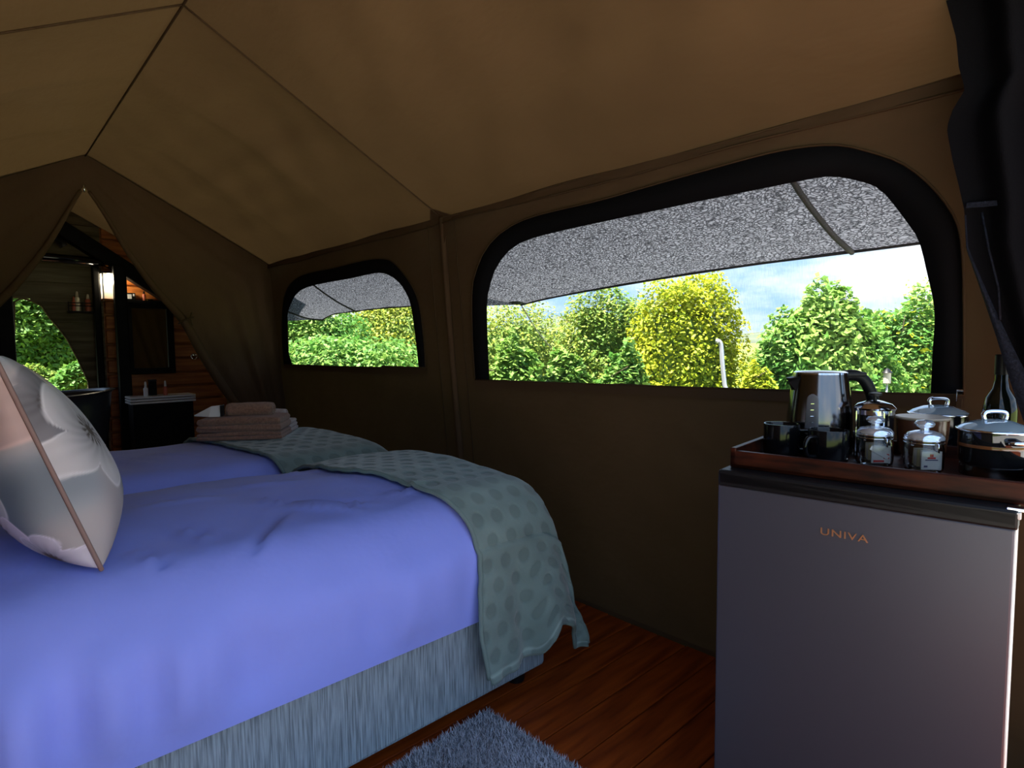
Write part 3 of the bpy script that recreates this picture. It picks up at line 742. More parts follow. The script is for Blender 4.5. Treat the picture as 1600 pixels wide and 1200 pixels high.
box('hinge_pin', (fw-0.002, 0.004, FH-0.010), (0.008, 0.012, 0.012), white_metal, hg, 0.002)
for sx in (0.06, fw-0.06):
    for sy in (0.08, FD): lathe('foot', [(0.018, 0), (0.018, 0.035)], black_plastic, fr, 12, (sx, sy, 0))
fc = bpy.data.curves.new('badge_letters', 'FONT'); fc.body = 'UNIVA'; fc.size = 0.019; fc.extrude = 0.0012; fc.space_character = 1.12
tmp = bpy.data.objects.new('tmp', fc); COL.objects.link(tmp); dg = bpy.context.evaluated_depsgraph_get(); lm = bpy.data.meshes.new_from_object(tmp.evaluated_get(dg)); bpy.data.objects.remove(tmp)
lm.materials.clear(); lm.materials.append(copper)
lg = bpy.data.objects.new('badge_letters', lm); link(lg, fr); lg['label'] = 'copper coloured maker lettering on the fridge door'
co = np.array([v.co[:] for v in lm.vertices]); wl_ = co[:, 0].max()-co[:, 0].min(); lg.scale = (0.079/wl_, 1, 1)
lx0 = None
def fr_local(p): d = np.array(p[:2])-FA[:2]; c, s = math.cos(fang), math.sin(fang); return (d[0]*c+d[1]*s, -d[0]*s+d[1]*c)
def hit_front(px, py):
    d = ray(px, py); nx, ny = -math.sin(fang), math.cos(fang)
    t = ((FA[0]-CAM[0])*nx+(FA[1]-CAM[1])*ny)/(d[0]*nx+d[1]*ny); return CAM+d*t
lp = hit_front(1281, 834); lq = fr_local(lp)
lg.location = (lq[0], -0.0012, lp[2]); lg.rotation_euler = (math.radians(90), 0, 0)
TZ = FH                                            # fridge top height
def on_top(px, py, z=TZ): return at(px, py, Z=z)

# wooden tray
TA = np.array(at(1150, 697, Z=TZ+0.034)); 
tray_loc = np.array([FA[0], FA[1], 0]); cs, sn = math.cos(fang), math.sin(fang)
def fl2w(x, y, z=0): return (FA[0]+x*cs-y*sn, FA[1]+x*sn+y*cs, z)
tr = tag(empty('serving_tray', fl2w(0.012, 0.035, TZ), fang), 'dark red-brown wooden serving tray on the bar fridge', 'tray')
TW, TDp = fw+0.018, 0.36
box('tray_bottom', (TW/2, TDp/2, 0.005), (TW, TDp, 0.009), tray_wood, tr, 0.002)
for nm, c, s in (('tray_side', (TW/2, 0.006, 0.019), (TW, 0.012, 0.036)), ('tray_side', (TW/2, TDp-0.006, 0.019), (TW, 0.012, 0.036)), ('tray_end', (0.006, TDp/2, 0.022), (0.012, TDp, 0.042)), ('tray_end', (TW-0.006, TDp/2, 0.022), (0.012, TDp, 0.042))): box(nm, c, s, tray_wood, tr, 0.002)
SZ = TZ+0.0098                                     # surface inside the tray
def spot(px, py, x): p = at(px, py, X=x); return p
def place(name, px, X, label, cat, group=None, rz=0.0, z=SZ):
    p = at(px, 690, X=X); return tag(empty(name, (p[0], p[1], z), rz), label, cat, group)

# kettle
kt = place('kettle', 1279, 1.476, 'brushed steel electric kettle with black handle on the tray', 'kettle', rz=math.radians(-42))
KH = 0.180
lathe('power_base', [(0.070, 0), (0.0715, 0.006), (0.069, 0.016)], black_plastic, kt, 40)
lathe('kettle_body', [(0.0705, 0.017), (0.0715, 0.025), (0.070, 0.08), (0.064, 0.135), (0.058, KH), (0.0575, KH+0.003)], steel, kt, 56)
lathe('lid', [(0.058, KH+0.003), (0.0575, KH+0.007), (0.050, KH+0.010), (0.0, KH+0.0115)], chrome, kt, 48)
mesh('spout', [(-0.050, -0.022, KH-0.002), (-0.050, 0.022, KH-0.002), (-0.078, -0.008, KH-0.006), (-0.078, 0.008, KH-0.006), (-0.058, -0.016, KH-0.042), (-0.058, 0.016, KH-0.042), (-0.074, 0.0, KH-0.016)], [(0, 1, 3, 2), (0, 2, 6, 4), (1, 5, 6, 3), (2, 3, 6), (4, 6, 5), (0, 4, 5, 1)], black_plastic, kt, False)
hp = smooth_pts([(0.045, 0, KH-0.004), (0.080, 0, KH-0.001), (0.105, 0, KH-0.014), (0.124, 0, KH-0.050), (0.130, 0, KH-0.09), (0.120, 0, KH-0.125), (0.095, 0, KH-0.142), (0.066, 0, KH-0.142)], 6)
V, Fc = tube_vf(hp, [0.013 if i < 26 else 0.010 for i in range(len(hp))], 12); V = [Vector((v.x, v.y*0.95, v.z)) for v in V]; mesh('handle', V, Fc, black_plastic, kt)
box('handle_top', (0.075, 0, KH+0.001), (0.055, 0.030, 0.010), black_plastic, kt, 0.003)
# water gauge: faces the bed side (local -y)
def gauge(u, v):
    z = 0.045+0.095*v; r = 0.0735-0.0155*(z-0.025)/0.155+0.0020; a = math.radians(-131)+(u-0.5)*0.42*(1-0.12*v)
    if v > 0.85: a = math.radians(-131)+(u-0.5)*0.42*0.88*math.sqrt(max(0.02, 1-((v-0.85)/0.15)**2))
    if v < 0.1: a = math.radians(-131)+(u-0.5)*0.42*math.sqrt(max(0.02, 1-((0.1-v)/0.1)**2))
    return (r*math.cos(a), r*math.sin(a), z)
gz = sheet('water_gauge', gauge, 10, 24, mat('gauge_grey', (0.10, 0.10, 0.11), 0.3), kt, solid=0.003)
for k in range(5):
    z = 0.062+0.014*k; r = 0.0735-0.0155*(z-0.025)/0.155+0.0042; a = math.radians(-129)
    box('gauge_mark', (r*math.cos(a), r*math.sin(a), z), (0.012, 0.001, 0.0012), chrome, gz, 0)

# two black mugs
def mug(px, X, r, h, label, rz):
    e = place('mug', px, X, label, 'mug', 'black mugs on the tray', rz)
    lathe('mug_body', [(r*0.92, 0), (r*0.97, 0.003), (r, 0.012), (r, h-0.003), (r-0.0008, h), (r-0.003, h), (r-0.004, h-0.003), (r-0.004, 0.008), (0, 0.006)], black_gloss, e, 40)
    tube('handle', smooth_pts([(r-0.003, 0, h*0.80), (r+0.020, 0, h*0.78), (r+0.028, 0, h*0.52), (r+0.020, 0, h*0.25), (r-0.003, 0, h*0.2)], 6), 0.0048, black_gloss, e, 10)
mug(1221, 1.370, 0.0385, 0.072, 'black mug on the tray at the corner before the kettle spout', math.radians(-65))
mug(1294, 1.358, 0.0395, 0.070, 'black mug on the tray between kettle and glass jar', math.radians(160))

# french press style pot with dark knob
fp = place('coffee_plunger', 1365, 1.474, 'glass coffee plunger with chrome lid and black knob', 'coffee pot', rz=math.radians(20))
lathe('glass_beaker', [(0.036, 0.004), (0.037, 0.01), (0.037, 0.108), (0.034, 0.108), (0.034, 0.012), (0, 0.010)], smoke_glass, fp, 36)
lathe('chrome_band', [(0.0385, 0.0), (0.0385, 0.012)], chrome, fp, 36); lathe('chrome_band', [(0.0385, 0.098), (0.0385, 0.108)], chrome, fp, 36)
for k in range(4):
    a = k*math.pi/2+0.4; box('frame_strip', (0.0385*math.cos(a), 0.0385*math.sin(a), 0.055), (0.003, 0.003, 0.10), chrome, fp, 0.0005)
ld = lathe('lid', [(0.040, 0.108), (0.041, 0.112), (0.033, 0.121), (0.016, 0.127), (0.006, 0.129)], chrome, fp, 36)
lathe('plunger_knob', [(0.004, 0.128), (0.004, 0.137), (0.013, 0.139), (0.013, 0.144), (0.004, 0.146), (0, 0.146)], black_plastic, ld, 20)
tube('handle', smooth_pts([(0.036, -0.012, 0.096), (0.056, -0.018, 0.094), (0.060, -0.02, 0.05), (0.040, -0.014, 0.02)], 6), 0.0055, black_plastic, fp, 8)

# clip-top glass jars with sachets
def jar(px, X, label, red):
    e = place('glass_jar', px, X, label, 'jar', 'clip-top glass jars on the tray')
    r = 0.034
    lathe('jar_glass', [(r*0.86, 0.001), (r*0.96, 0.004), (r, 0.012), (r, 0.048), (r*0.93, 0.056), (r*0.93, 0.062), (r*0.86, 0.062), (r*0.86, 0.055), (r*0.93, 0.047), (r*0.93, 0.012), (r*0.86, 0.007), (0, 0.006)], glass_m, e, 36)
    for z in (0.058, 0.064): 
        tube('wire_ring', [(r*1.00*math.cos(a), r*1.00*math.sin(a), z) for a in np.linspace(0, 2*math.pi, 33)], 0.0016, chrome, e, 6)
    l = lathe('glass_lid', [(r*0.80, 0.062), (r*1.0, 0.064), (r*1.0, 0.070), (r*0.82, 0.077), (r*0.45, 0.081), (r*0.25, 0.082), (r*0.22, 0.086), (r*0.46, 0.090), (r*0.52, 0.095), (r*0.40, 0.101), (0, 0.103)], lid_clear, e, 36)
    for s_ in (-1, 1):
        tube('clip', [(r*1.0*math.cos(s_*1.57-0.75), r*math.sin(s_*1.57-0.75), 0.064), (r*1.18*math.cos(s_*1.57-0.75), r*1.18*math.sin(s_*1.57-0.75), 0.058), (r*1.22*math.cos(s_*1.57-0.75), r*1.22*math.sin(s_*1.57-0.75), 0.044), (r*1.02*math.cos(s_*1.57-0.75), r*1.02*math.sin(s_*1.57-0.75), 0.046)], 0.0018, chrome, e, 6)
    for k in range(6):
        sx = -0.020+0.008*k; s = tag(box('sugar_sachet', (0, 0, 0), (0.0022, 0.030 - 0.004*abs(k-2.5), 0.036), sachet if k % 3 != 2 else sachet_y, None, 0.0005), ('white' if k % 3 != 2 else 'cream')+' paper sachet standing inside the glass jar with '+('a red emblem' if red else 'a slanted sachet'), 'sachet', 'sachets in the jar with '+('red emblem' if red else 'slanted sachet'))
        q = Matrix.Rotation(math.radians(40), 4, 'Z'); v = q @ Vector((sx, 0, 0))
        s.location = Vector(e.location)+v+Vector((0, 0, 0.026)); s.rotation_euler = (0, math.radians(random.uniform(-7, 7)), math.radians(40+random.uniform(-8, 8)))
    # printed marks on the sachet facing the bed
    q = Matrix.Rotation(math.radians(40), 3, 'Z')
    def mark(y, z, w, h, m, nm): 
        c = q @ Vector((-r*0.80, y, z)); box(nm, c, (0.0008, w, h), m, e, 0, q)
    box('sachet_label', q @ Vector((-r*0.76, 0, 0.026)), (0.0016, 0.036, 0.036), sachet, e, 0.0004, q)
    if red:
        mark(0.000, 0.036, 0.006, 0.005, red_print, 'print_emblem'); mark(0.0, 0.031, 0.014, 0.003, red_print, 'print_line'); mark(0.0, 0.027, 0.022, 0.0018, dark_print, 'print_line'); mark(0.010, 0.0145, 0.006, 0.003, dark_print, 'print_line')
    else:
        mark(-0.010, 0.022, 0.010, 0.010, red_print, 'print_emblem'); mark(0.004, 0.012, 0.020, 0.004, red_print, 'print_line')
        c = q @ Vector((-r*0.83, 0.004, 0.030)); box('slanted_sachet', c, (0.0015, 0.040, 0.009), sachet, e, 0.0004, q @ Matrix.Rotation(math.radians(32), 3, 'X'))
    return e
jar(1367, 1.395, 'clip-top glass jar with a slanted sachet on the tray', False)
jar(1444, 1.390, 'clip-top glass jar of sachets with red emblem on the tray', True)

# brown casserole, glass-lidded pan behind, glass pot, bottle
bp = place('brown_bowl', 1440, 1.530, 'brown glazed bowl with flat tan lid behind the jars', 'bowl')
lathe('bowl_body', [(0.036, 0), (0.044, 0.02), (0.048, 0.06), (0.049, 0.088)], brown_glaze, bp, 40); lathe('flat_lid', [(0.0495, 0.088), (0.0515, 0.091), (0.050, 0.094), (0.0, 0.096)], tan_lid, bp, 40)
def dome_lid(parent, r, z, nm='glass_lid'):
    l = lathe(nm, [(r, z), (r*1.02, z+0.003), (r*0.85, z+0.010), (r*0.5, z+0.018), (r*0.15, z+0.021), (0, z+0.0212)], mat('lid_glass', (0.45, 0.55, 0.60), 0.05, metal=0.55, spec=0.8), parent, 44)
    tube('lid_rim', [(r*1.02*math.cos(a), r*1.02*math.sin(a), z+0.001) for a in np.linspace(0, 2*math.pi, 45)], 0.0028, chrome, l, 8)
    h = smooth_pts([(-0.019, 0, z+0.020), (-0.021, 0, z+0.031), (-0.012, 0, z+0.036), (0.012, 0, z+0.036), (0.021, 0, z+0.031), (0.019, 0, z+0.020)], 6)
    q = Matrix.Rotation(math.radians(-45), 3, 'Z'); tube('lid_handle', [q @ Vector(p) for p in h], 0.0042, chrome, l, 10)
gp = place('saucepan', 1464, 1.66, 'black saucepan with domed glass lid behind the brown bowl', 'saucepan', z=TZ)
lathe('pan_body', [(0.054, 0), (0.058, 0.01), (0.058, 0.096)], black_gloss, gp, 44); dome_lid(gp, 0.058, 0.098)
pt = place('glass_pot', 1553, 1.440, 'dark glass pot with domed lid and steel foot beside the jars', 'pot')
lathe('pot_body', [(0.050, 0.020), (0.055, 0.03), (0.056, 0.085)], smoke_glass, pt, 44); lathe('steel_foot', [(0.052, 0.0), (0.053, 0.004), (0.052, 0.020)], steel, pt, 44)
lathe('amber_band', [(0.0562, 0.056), (0.0564, 0.060), (0.0562, 0.062)], glass_amber, pt, 44); dome_lid(pt, 0.057, 0.087)
for s_ in (-1, 1): 
    q = Matrix.Rotation(math.radians(40), 3, 'Z'); tube('side_handle', [q @ Vector(p) for p in smooth_pts([(s_*0.054, -0.012, 0.07), (s_*0.072, -0.012, 0.072), (s_*0.072, 0.012, 0.072), (s_*0.054, 0.012, 0.07)], 5)], 0.004, chrome, pt, 8)
bt = place('wine_bottle', 1560, 1.62, 'dark glass bottle standing behind the glass pot', 'bottle', z=TZ)
lathe('bottle_glass', [(0.026, 0), (0.030, 0.004), (0.030, 0.120), (0.026, 0.145), (0.015, 0.165), (0.0115, 0.185), (0.0115, 0.235)], bottle_dark, bt, 32)
lathe('neck_foil', [(0.0125, 0.195), (0.0125, 0.236), (0.010, 0.238)], black_plastic, bt, 24)

# ------------------------------------------------------------------ wash room behind the rear gable
YW = 6.25
bx0, bx1 = -0.55, 1.90
wr_ = tag(empty('ceiling_washroom', (0, 0, 0)), 'sagging canvas roof over the wash room behind the tent', 'ceiling', kind='structure')
for ex in (1.95, -0.69): sheet('canvas_panel', lambda u, v: (XR+(ex-XR)*v, 4.585+(YW+0.1-4.585)*u, 2.36-0.05*u+(1.66-2.36)*v+0.05*math.sin(math.pi*v)*math.sin(math.pi*u*2)), 24, 24, canvas, wr_)
for nm, x in (('wall_washroom_right', bx1), ('wall_washroom_left', bx0)):
    tag(sheet(nm, lambda u, v: (x+0.01*math.sin(u*20), 4.64+(YW-4.64)*u, 1.74*v), 20, 8, canvas_wall), 'dark canvas side wall of the wash room'+(' beside the mirror' if x > 1 else ' beside the garden opening'), 'wall', kind='structure')
# weathered plank wall with the leaf shaped garden opening
HP = [at(px, py, Y=YW) for px, py in ((22,606),(22,472),(33,466),(50,470),(65,478),(78,497),(92,513),(105,530),(122,562),(138,597),(138,609),(110,614),(75,621))]
HPz = [(p[0], p[2]) for p in HP]; hx0 = HPz[0][0]; hz0 = min(p[1] for p in HPz); hz1 = max(p[1] for p in HPz)
UP = resample(HPz[1:10], 40)                       # upper/right border from the left top round to the right
def hole_r(z): 
    k = UP[5:]; return float(np.interp(z, k[::-1, 1], k[::-1, 0]))
gw = tag(empty('wall_washroom_back', (0, 0, 0)), 'weathered grey plank wall with a leaf shaped garden opening', 'wall', kind='structure')
PH = 0.165; XE = 0.93
def poly_plank(pts, parent, m, nm='plank', t=0.025, y=YW):
    n = len(pts); V = [(x, y, z) for x, z in pts]+[(x, y+t, z) for x, z in pts]
    Fc = [tuple(range(n)), tuple(range(2*n-1, n-1, -1))]+[(i, i+n, (i+1) % n+n, (i+1) % n) for i in range(n)]
    return mesh(nm, V, Fc, m, parent, False)
z = 0.0
while z < 2.36:
    a, b = z+0.002, min(z+PH-0.002, 2.36); top_x = 0.5
    if b <= hz0 or a >= hz1: poly_plank([(bx0, a), (XE, a), (XE, b), (bx0, b)], gw, grey_plank)
    else:
        poly_plank([(bx0, a), (hx0, a), (hx0, b), (bx0, b)], gw, grey_plank)
        zs = np.linspace(max(a, hz0), min(b, hz1), 6)
        pts = [(hole_r(q), q) for q in zs]
        if a < hz0: poly_plank([(hx0, a), (XE, a), (XE, hz0), (hx0, hz0)], gw, grey_plank)
        if b > hz1:
            pts.append((UP[5][0], hz1)); poly_plank([(hx0, hz1), (XE, hz1), (XE, b), (hx0, b)], gw, grey_plank)
        poly_plank([(XE, max(a, hz0)), (XE, min(b, hz1))]+pts[::-1], gw, grey_plank)
    z += PH
z = -PH/2
while z < 2.36:
    a, b = max(0, z), min(z+PH, 2.36); yb = YW+0.027
    if b <= hz0 or a >= hz1: poly_plank([(bx0, a), (XE, a), (XE, b), (bx0, b)], gw, grey_plank, 'backing_board', 0.012, yb)
    else:
        poly_plank([(bx0, a), (hx0, a), (hx0, b), (bx0, b)], gw, grey_plank, 'backing_board', 0.012, yb)
        pts = [(hole_r(q), q) for q in np.linspace(max(a, hz0), min(b, hz1), 6)]
        if a < hz0: poly_plank([(hx0, a), (XE, a), (XE, hz0), (hx0, hz0)], gw, grey_plank, 'backing_board', 0.012, yb)
        if b > hz1: poly_plank([(hx0, hz1), (XE, hz1), (XE, b), (hx0, b)], gw, grey_plank, 'backing_board', 0.012, yb)
        poly_plank([(XE, max(a, hz0)), (XE, min(b, hz1))]+pts[::-1], gw, grey_plank, 'backing_board', 0.012, yb)
    z += PH
tube('opening_rim', [(p[0], YW-0.006, p[2]) for p in HP]+[(HP[0][0], YW-0.006, HP[0][2])], 0.008, grey_plank, gw, 8)
ow = tag(empty('wall_washroom_panelled', (0, 0, 0)), 'orange varnished plank wall behind the black framed mirror', 'wall', kind='structure')
box('backing_board', ((XE+1.95)/2, YW+0.035, 1.2), (1.95-XE, 0.02, 2.4), log_orange, ow, 0)
z = 0.10; k = 0
while z < 2.30:
    for xa, xb in ((XE+0.01, 1.93),): box('plank', ((xa+xb)/2, YW+0.000, z+0.055), (xb-xa, 0.050, 0.112), log_orange, ow, 0.008)
    z += 0.130
# dark timber frame
def beam(name, a, b, w, label, m=black_wood):
    a, b = Vector(a), Vector(b); d = b-a; c = (a+b)/2
    rot = d.to_track_quat('Z', 'Y').to_matrix()
    o = box(name, (0, 0, 0), (w, w, d.length), m, None, 0.012); o.matrix_world = Matrix.Translation(c) @ rot.to_4x4(); tag(o, label, 'beam' if 'beam' in name else 'post'); return o
P_ = lambda px, py, y: tuple(at(px, py, Y=y))
beam('roof_beam', P_(60, 335, 6.12), P_(340, 512, 6.12), 0.125, 'black sloping roof beam above the washroom mirror')
beam('roof_beam', P_(75, 340, 6.10), (-0.45, 6.10, 1.55), 0.11, 'black sloping roof beam above the garden opening')
pa = at(190, 500, Y=6.02); beam('timber_post', (pa[0], 6.02, 0), (pa[0], 6.02, 1.80), 0.092, 'thick black post between lantern and mirror')
pb = at(153, 500, Y=6.16); beam('timber_post', (pb[0], 6.16, 0), (pb[0], 6.16, 1.80), 0.055, 'thin black post at the edge of the weathered planks')
pc = at(8, 500, Y=6.16); beam('timber_post', (pc[0], 6.10, 0), (pc[0], 6.10, 1.72), 0.10, 'black post on the far side of the garden opening')
hpz = at(100, 404, Y=6.1)[2]
hpole = tag(tube('tie_pole', [(-0.4, 6.10, hpz), (0.2, 6.10, hpz+0.004), (0.60, 6.10, hpz), (at(178, 412, Y=6.1)[0], 6.10, hpz-0.01)], 0.034, black_gloss, None, 16), 'glossy black horizontal pole above the garden opening', 'pole')
pp = tag(tube('tie_pole', [P_(68, 372, 6.04), P_(84, 368, 6.04), P_(100, 385, 6.04)], 0.03, black_wood, None, 12), 'short black forked brace under the roof beam', 'pole')
# mirror
mA = at(194, 471, Y=6.17); mB = at(276, 583, Y=6.17); mw, mh = mB[0]-mA[0], mA[2]-mB[2]
mr = tag(empty('wall_mirror', (mA[0], 6.20, mB[2])), 'wall mirror in a wide black frame on orange planks', 'mirror')
fwid = 0.055
for c, s in (((mw/2, 0, fwid/2), (mw, 0.03, fwid)), ((mw/2, 0, mh-fwid/2), (mw, 0.03, fwid)), ((fwid/2, 0, mh/2), (fwid, 0.03, mh-2*fwid)), ((mw-fwid/2, 0, mh/2), (fwid, 0.03, mh-2*fwid))): box('frame_rail', c, s, black_wood, mr, 0.004)
box('mirror_glass', (mw/2, 0.008, mh/2), (mw-2*fwid+0.01, 0.006, mh-2*fwid+0.01), mirror_m, mr, 0)
# lantern lamp
la = at(157, 426, Y=6.13); lb = at(181, 471, Y=6.13); lw, lh = lb[0]-la[0], la[2]-lb[2]
ln_ = tag(empty('wall_lantern', ((la[0]+lb[0])/2, 6.13, lb[2])), 'lit box lantern with pale frame beside the thick black post', 'lamp')
for sx in (-1, 1):
    for sy in (-1, 1): box('lantern_bar', (sx*(lw/2-0.006), sy*0.045, lh/2), (0.010, 0.010, lh), white_ceramic, ln_, 0.001)
box('lantern_top', (0, 0, lh), (lw, 0.10, 0.012), black_wood, ln_, 0.002); box('lantern_back', (0, 0.052, lh/2), (lw, 0.006, lh), lamp_glass, ln_, 0.001)
box('lantern_bottom', (0, 0, 0.01), (lw, 0.10, 0.02), log_orange, ln_, 0.002)
lathe('bulb', [(0.0, lh*0.60), (0.020, lh*0.63), (0.027, lh*0.74), (0.022, lh*0.86), (0.012, lh*0.95), (0.012, lh*0.99)], lamp_glow, ln_, 24, (0.012, -0.005, 0))
# little shelf with cosmetics on the weathered planks
sA = at(106, 487, Y=6.17); sB = at(151, 487, Y=6.17); sw = sB[0]-sA[0]
sh = tag(empty('wire_shelf', ((sA[0]+sB[0])/2, 6.19, sA[2])), 'small black rail shelf on the weathered planks', 'shelf')
box('shelf_board', (0, 0, 0), (sw, 0.10, 0.014), black_wood, sh, 0.002); 
for zz in (0.05, 0.075): box('shelf_rail', (0, -0.047, zz), (sw, 0.006, 0.008), black_wood, sh, 0.001)
for sx in (-1, 0, 1): box('shelf_upright', (sx*(sw/2-0.004), -0.047, 0.04), (0.007, 0.007, 0.085), black_wood, sh, 0.001)
def bottle(name, px, y, z, r, h, mb, mc, label, cap=0.28):
    p = at(px, 500, Y=y); e = tag(empty(name, (p[0], y, z)), label, 'bottle')
    lathe('bottle_body', [(r, 0), (r, h*(0.92-cap)), (r*0.55, h*(1-cap))], mb, e, 18); lathe('bottle_cap', [(r*0.55, h*(1-cap)), (r*0.6, h*(1-cap)+0.004), (r*0.42, h*0.97), (r*0.2, h)], mc, e, 18)
zs_ = sA[2]+0.0075
bottle('cosmetic_bottle', 117, 6.18, zs_, 0.015, 0.12, cosmetic_red, cosmetic_red, 'reddish bottle on the small rail shelf')
bottle('cosmetic_bottle', 122.5, 6.18, zs_, 0.019, 0.165, cosmetic_cream, cosmetic_cream, 'tall cream bottle on the small rail shelf')
bottle('cosmetic_bottle', 139, 6.18, zs_, 0.020, 0.145, cosmetic_red, cosmetic_cream, 'brown bottle with cream cap on the small rail shelf')
# ledge above the mirror with bits
zl = at(230, 470, Y=6.19)[2]
led = tag(box('wall_ledge', ((mA[0]+mB[0])/2, 6.19, zl-0.012), (mw+0.05, 0.10, 0.022), black_wood, None, 0.003), 'narrow black ledge above the mirror', 'shelf')
pf = tag(empty('small_box', (at(203, 462, Y=6.19)[0], 6.19, zl)), 'small black and white box on the ledge above the mirror', 'box')
box('carton', (0, 0, 0.032), (0.075, 0.05, 0.062), black_wood, pf, 0.002); box('white_panel', (-0.012, -0.026, 0.03), (0.040, 0.002, 0.040), white_ceramic, pf, 0); box('white_panel', (0.024, -0.026, 0.045), (0.012, 0.002, 0.02), white_ceramic, pf, 0)
bottle('perfume_bottle', 227, 6.19, zl, 0.014, 0.085, cosmetic_red, black_wood, 'dark red perfume bottle on the ledge above the mirror')
sd_ = tag(empty('soap_dish', (at(233, 470, Y=6.17)[0], 6.17, zl)), 'small brass soap dish on the ledge above the mirror', 'dish')
lathe('dish_bowl', [(0.015, 0), (0.022, 0.003), (0.040, 0.013), (0.038, 0.014), (0.015, 0.005)], mat('brass', (0.75, 0.55, 0.18), 0.25, metal=0.9), sd_, 24); lathe('dish_foot', [(0.017, -0.0), (0.014, 0.003)], MATS['brass'], sd_, 16)
# wash counter
cA = at(203, 621, Y=5.72); cB = at(306, 618, Y=5.72); cz = cA[2]
ct = tag(empty('wash_counter', ((cA[0]+cB[0])/2, 5.83, 0)), 'black wash stand with white ribbed counter edge under the mirror', 'wash stand')
cw = cB[0]-cA[0]
box('cabinet_body', (0, 0, (cz-0.06)/2), (cw-0.04, 0.20, cz-0.06), black_wood, ct, 0.006)
for k in range(3): box('counter_slat', (0, -0.002*k, cz-0.011-0.022*k), (cw, 0.22, 0.016), white_ceramic, ct, 0.004)
for nm, px, lab in (('pump_bottle', 222, 'white capped bottle on the wash counter next to the thick post'), ('pump_bottle', 253, 'white capped bottle on the wash counter under the mirror middle')): bottle(nm, px, 5.80, cz-0.003, 0.017, 0.125, white_ceramic if px < 240 else cosmetic_red, white_ceramic, lab, 0.4)
cn = tag(empty('dark_canister', (at(238, 600, Y=5.87)[0], 5.87, cz-0.003)), 'dark square canister between the two capped bottles', 'canister')
box('canister_body', (0, 0, 0.06), (0.055, 0.055, 0.12), black_wood, cn, 0.004); box('canister_lid', (0, 0, 0.128), (0.058, 0.058, 0.016), black_plastic, cn, 0.003)
hk = at(303, 555, Y=6.2); hkO = tag(empty('towel_ring', (hk[0], 6.22, hk[2])), 'chrome towel ring on the planks beside the mirror', 'towel ring')
tube('ring', [(0.025*math.cos(a), -0.02, -0.012+0.025*math.sin(a)) for a in np.linspace(0, 2*math.pi, 25)], 0.005, chrome, hkO); lathe('wall_plate', [(0.018, -0.005), (0.018, 0.004)], chrome, hkO, 16)
# dark tub under the garden opening
tb = at(70, 604, Y=5.45)
tu = tag(empty('bathtub', (0.40, 5.55, 0)), 'dark freestanding bathtub under the garden opening', 'bathtub')
def tubf(u, v):
    a = 2*math.pi*u; prof = [(0.20, 0.02), (0.27, 0.15), (0.32, 0.45), (0.345, 0.735), (0.365, 0.755), (0.345, 0.762), (0.32, 0.74), (0.26, 0.3), (0.05, 0.22)]
    t = v*(len(prof)-1); k = int(min(len(prof)-2, t)); f_ = t-k; r = prof[k][0]*(1-f_)+prof[k+1][0]*f_; zz = prof[k][1]*(1-f_)+prof[k+1][1]*f_
    return (1.30*r*math.cos(a), r*math.sin(a)*0.95, zz+0.03*abs(math.cos(a))**2*(1 if zz > 0.6 else 0))
V, Fc = grid(tubf, 48, 32); mesh('tub_shell', V, Fc, tub_dark, tu); lathe('tub_plinth', [(0.20, 0), (0.20, 0.03)], tub_dark, tu, 32)

# ------------------------------------------------------------------ outside the windows: shade awnings
def awning(pts_out, hinge, label, struts, rope_to=None):
    e = tag(empty('window_awning', (0, 0, 0)), label, 'awning', 'grey net awnings outside the windows')
    O = np.array(smooth_pts(pts_out, 6)); H = np.array(smooth_pts(hinge, 6)); n = 60; O = resample(O, n); H = resample(H, n)
    def fn(u, v):
        i = u*(n-1); k = int(min(n-2, i)); t = i-k; o = O[k]*(1-t)+O[k+1]*t; h = H[k]*(1-t)+H[k+1]*t
        p = h+(o-h)*v; p[2] -= 0.035*math.sin(math.pi*v); return tuple(p+np.array([0, 0, 0.006*dn1((p[0], p[1], 0), 16)]))
    sheet('net_panel', fn, 120, 24, net_m, e)
    tube('hem', O, 0.007, net_black, e, 6)
    for u in struts: tube('cross_strap', [np.array(fn(u, v))+np.array([0, 0, -0.006]) for v in np.linspace(0.0, 1, 12)], 0.010 if u > 0.5 else 0.006, net_black, e, 6)
    if rope_to is not None:
        tube('guy_rope', [O[0], (O[0]+rope_to)/2+np.array([0, 0, -0.02]), rope_to], 0.0035, rope_m, e, 6)
        V, Fc = lathe_vf([(0.02, -0.006), (0.045, 0), (0.02, 0.008)], 16); mesh('corner_patch', [np.array(v)+O[0]+np.array([-0.03, 0.0, 0.012]) for v in V], Fc, net_black, e)
X_A = 2.25
o1 = [at(814,476,X=X_A), at(870,463,X=X_A), at(1000,440,X=X_A), at(1160,415,X=X_A), at(1300,397,X=X_A), at(1432,380,X=X_A), (X_A, 0.05, 1.43), (X_A, -0.25, 1.42)]
h1 = [(1.79, 2.55, 1.50), (1.775, 2.2, 1.62), (1.765, 1.6, 1.70), (1.765, 1.0, 1.71), (1.765, 0.5, 1.71), (1.765, 0.1, 1.71), (1.765, -0.1, 1.71), (1.765, -0.25, 1.71)]
awning(o1, h1, 'grey crinkled shade net awning outside the large window above the fridge', [0.632], at(862, 545, X=2.75))
o2 = [at(505,499,X=X_A), at(520,491,X=X_A), at(555,486,X=X_A), at(600,481,X=X_A), at(642,478,X=X_A), (X_A, 2.75, 1.385), (X_A, 2.62, 1.39)]
h2 = [(1.79, 4.75, 1.46), (1.775, 4.5, 1.60), (1.765, 4.1, 1.70), (1.765, 3.6, 1.71), (1.765, 3.1, 1.71), (1.765, 2.75, 1.71), (1.765, 2.62, 1.70)]
awning(o2, h2, 'grey shade net awning outside the small window beyond the beds', [0.0, 0.27])
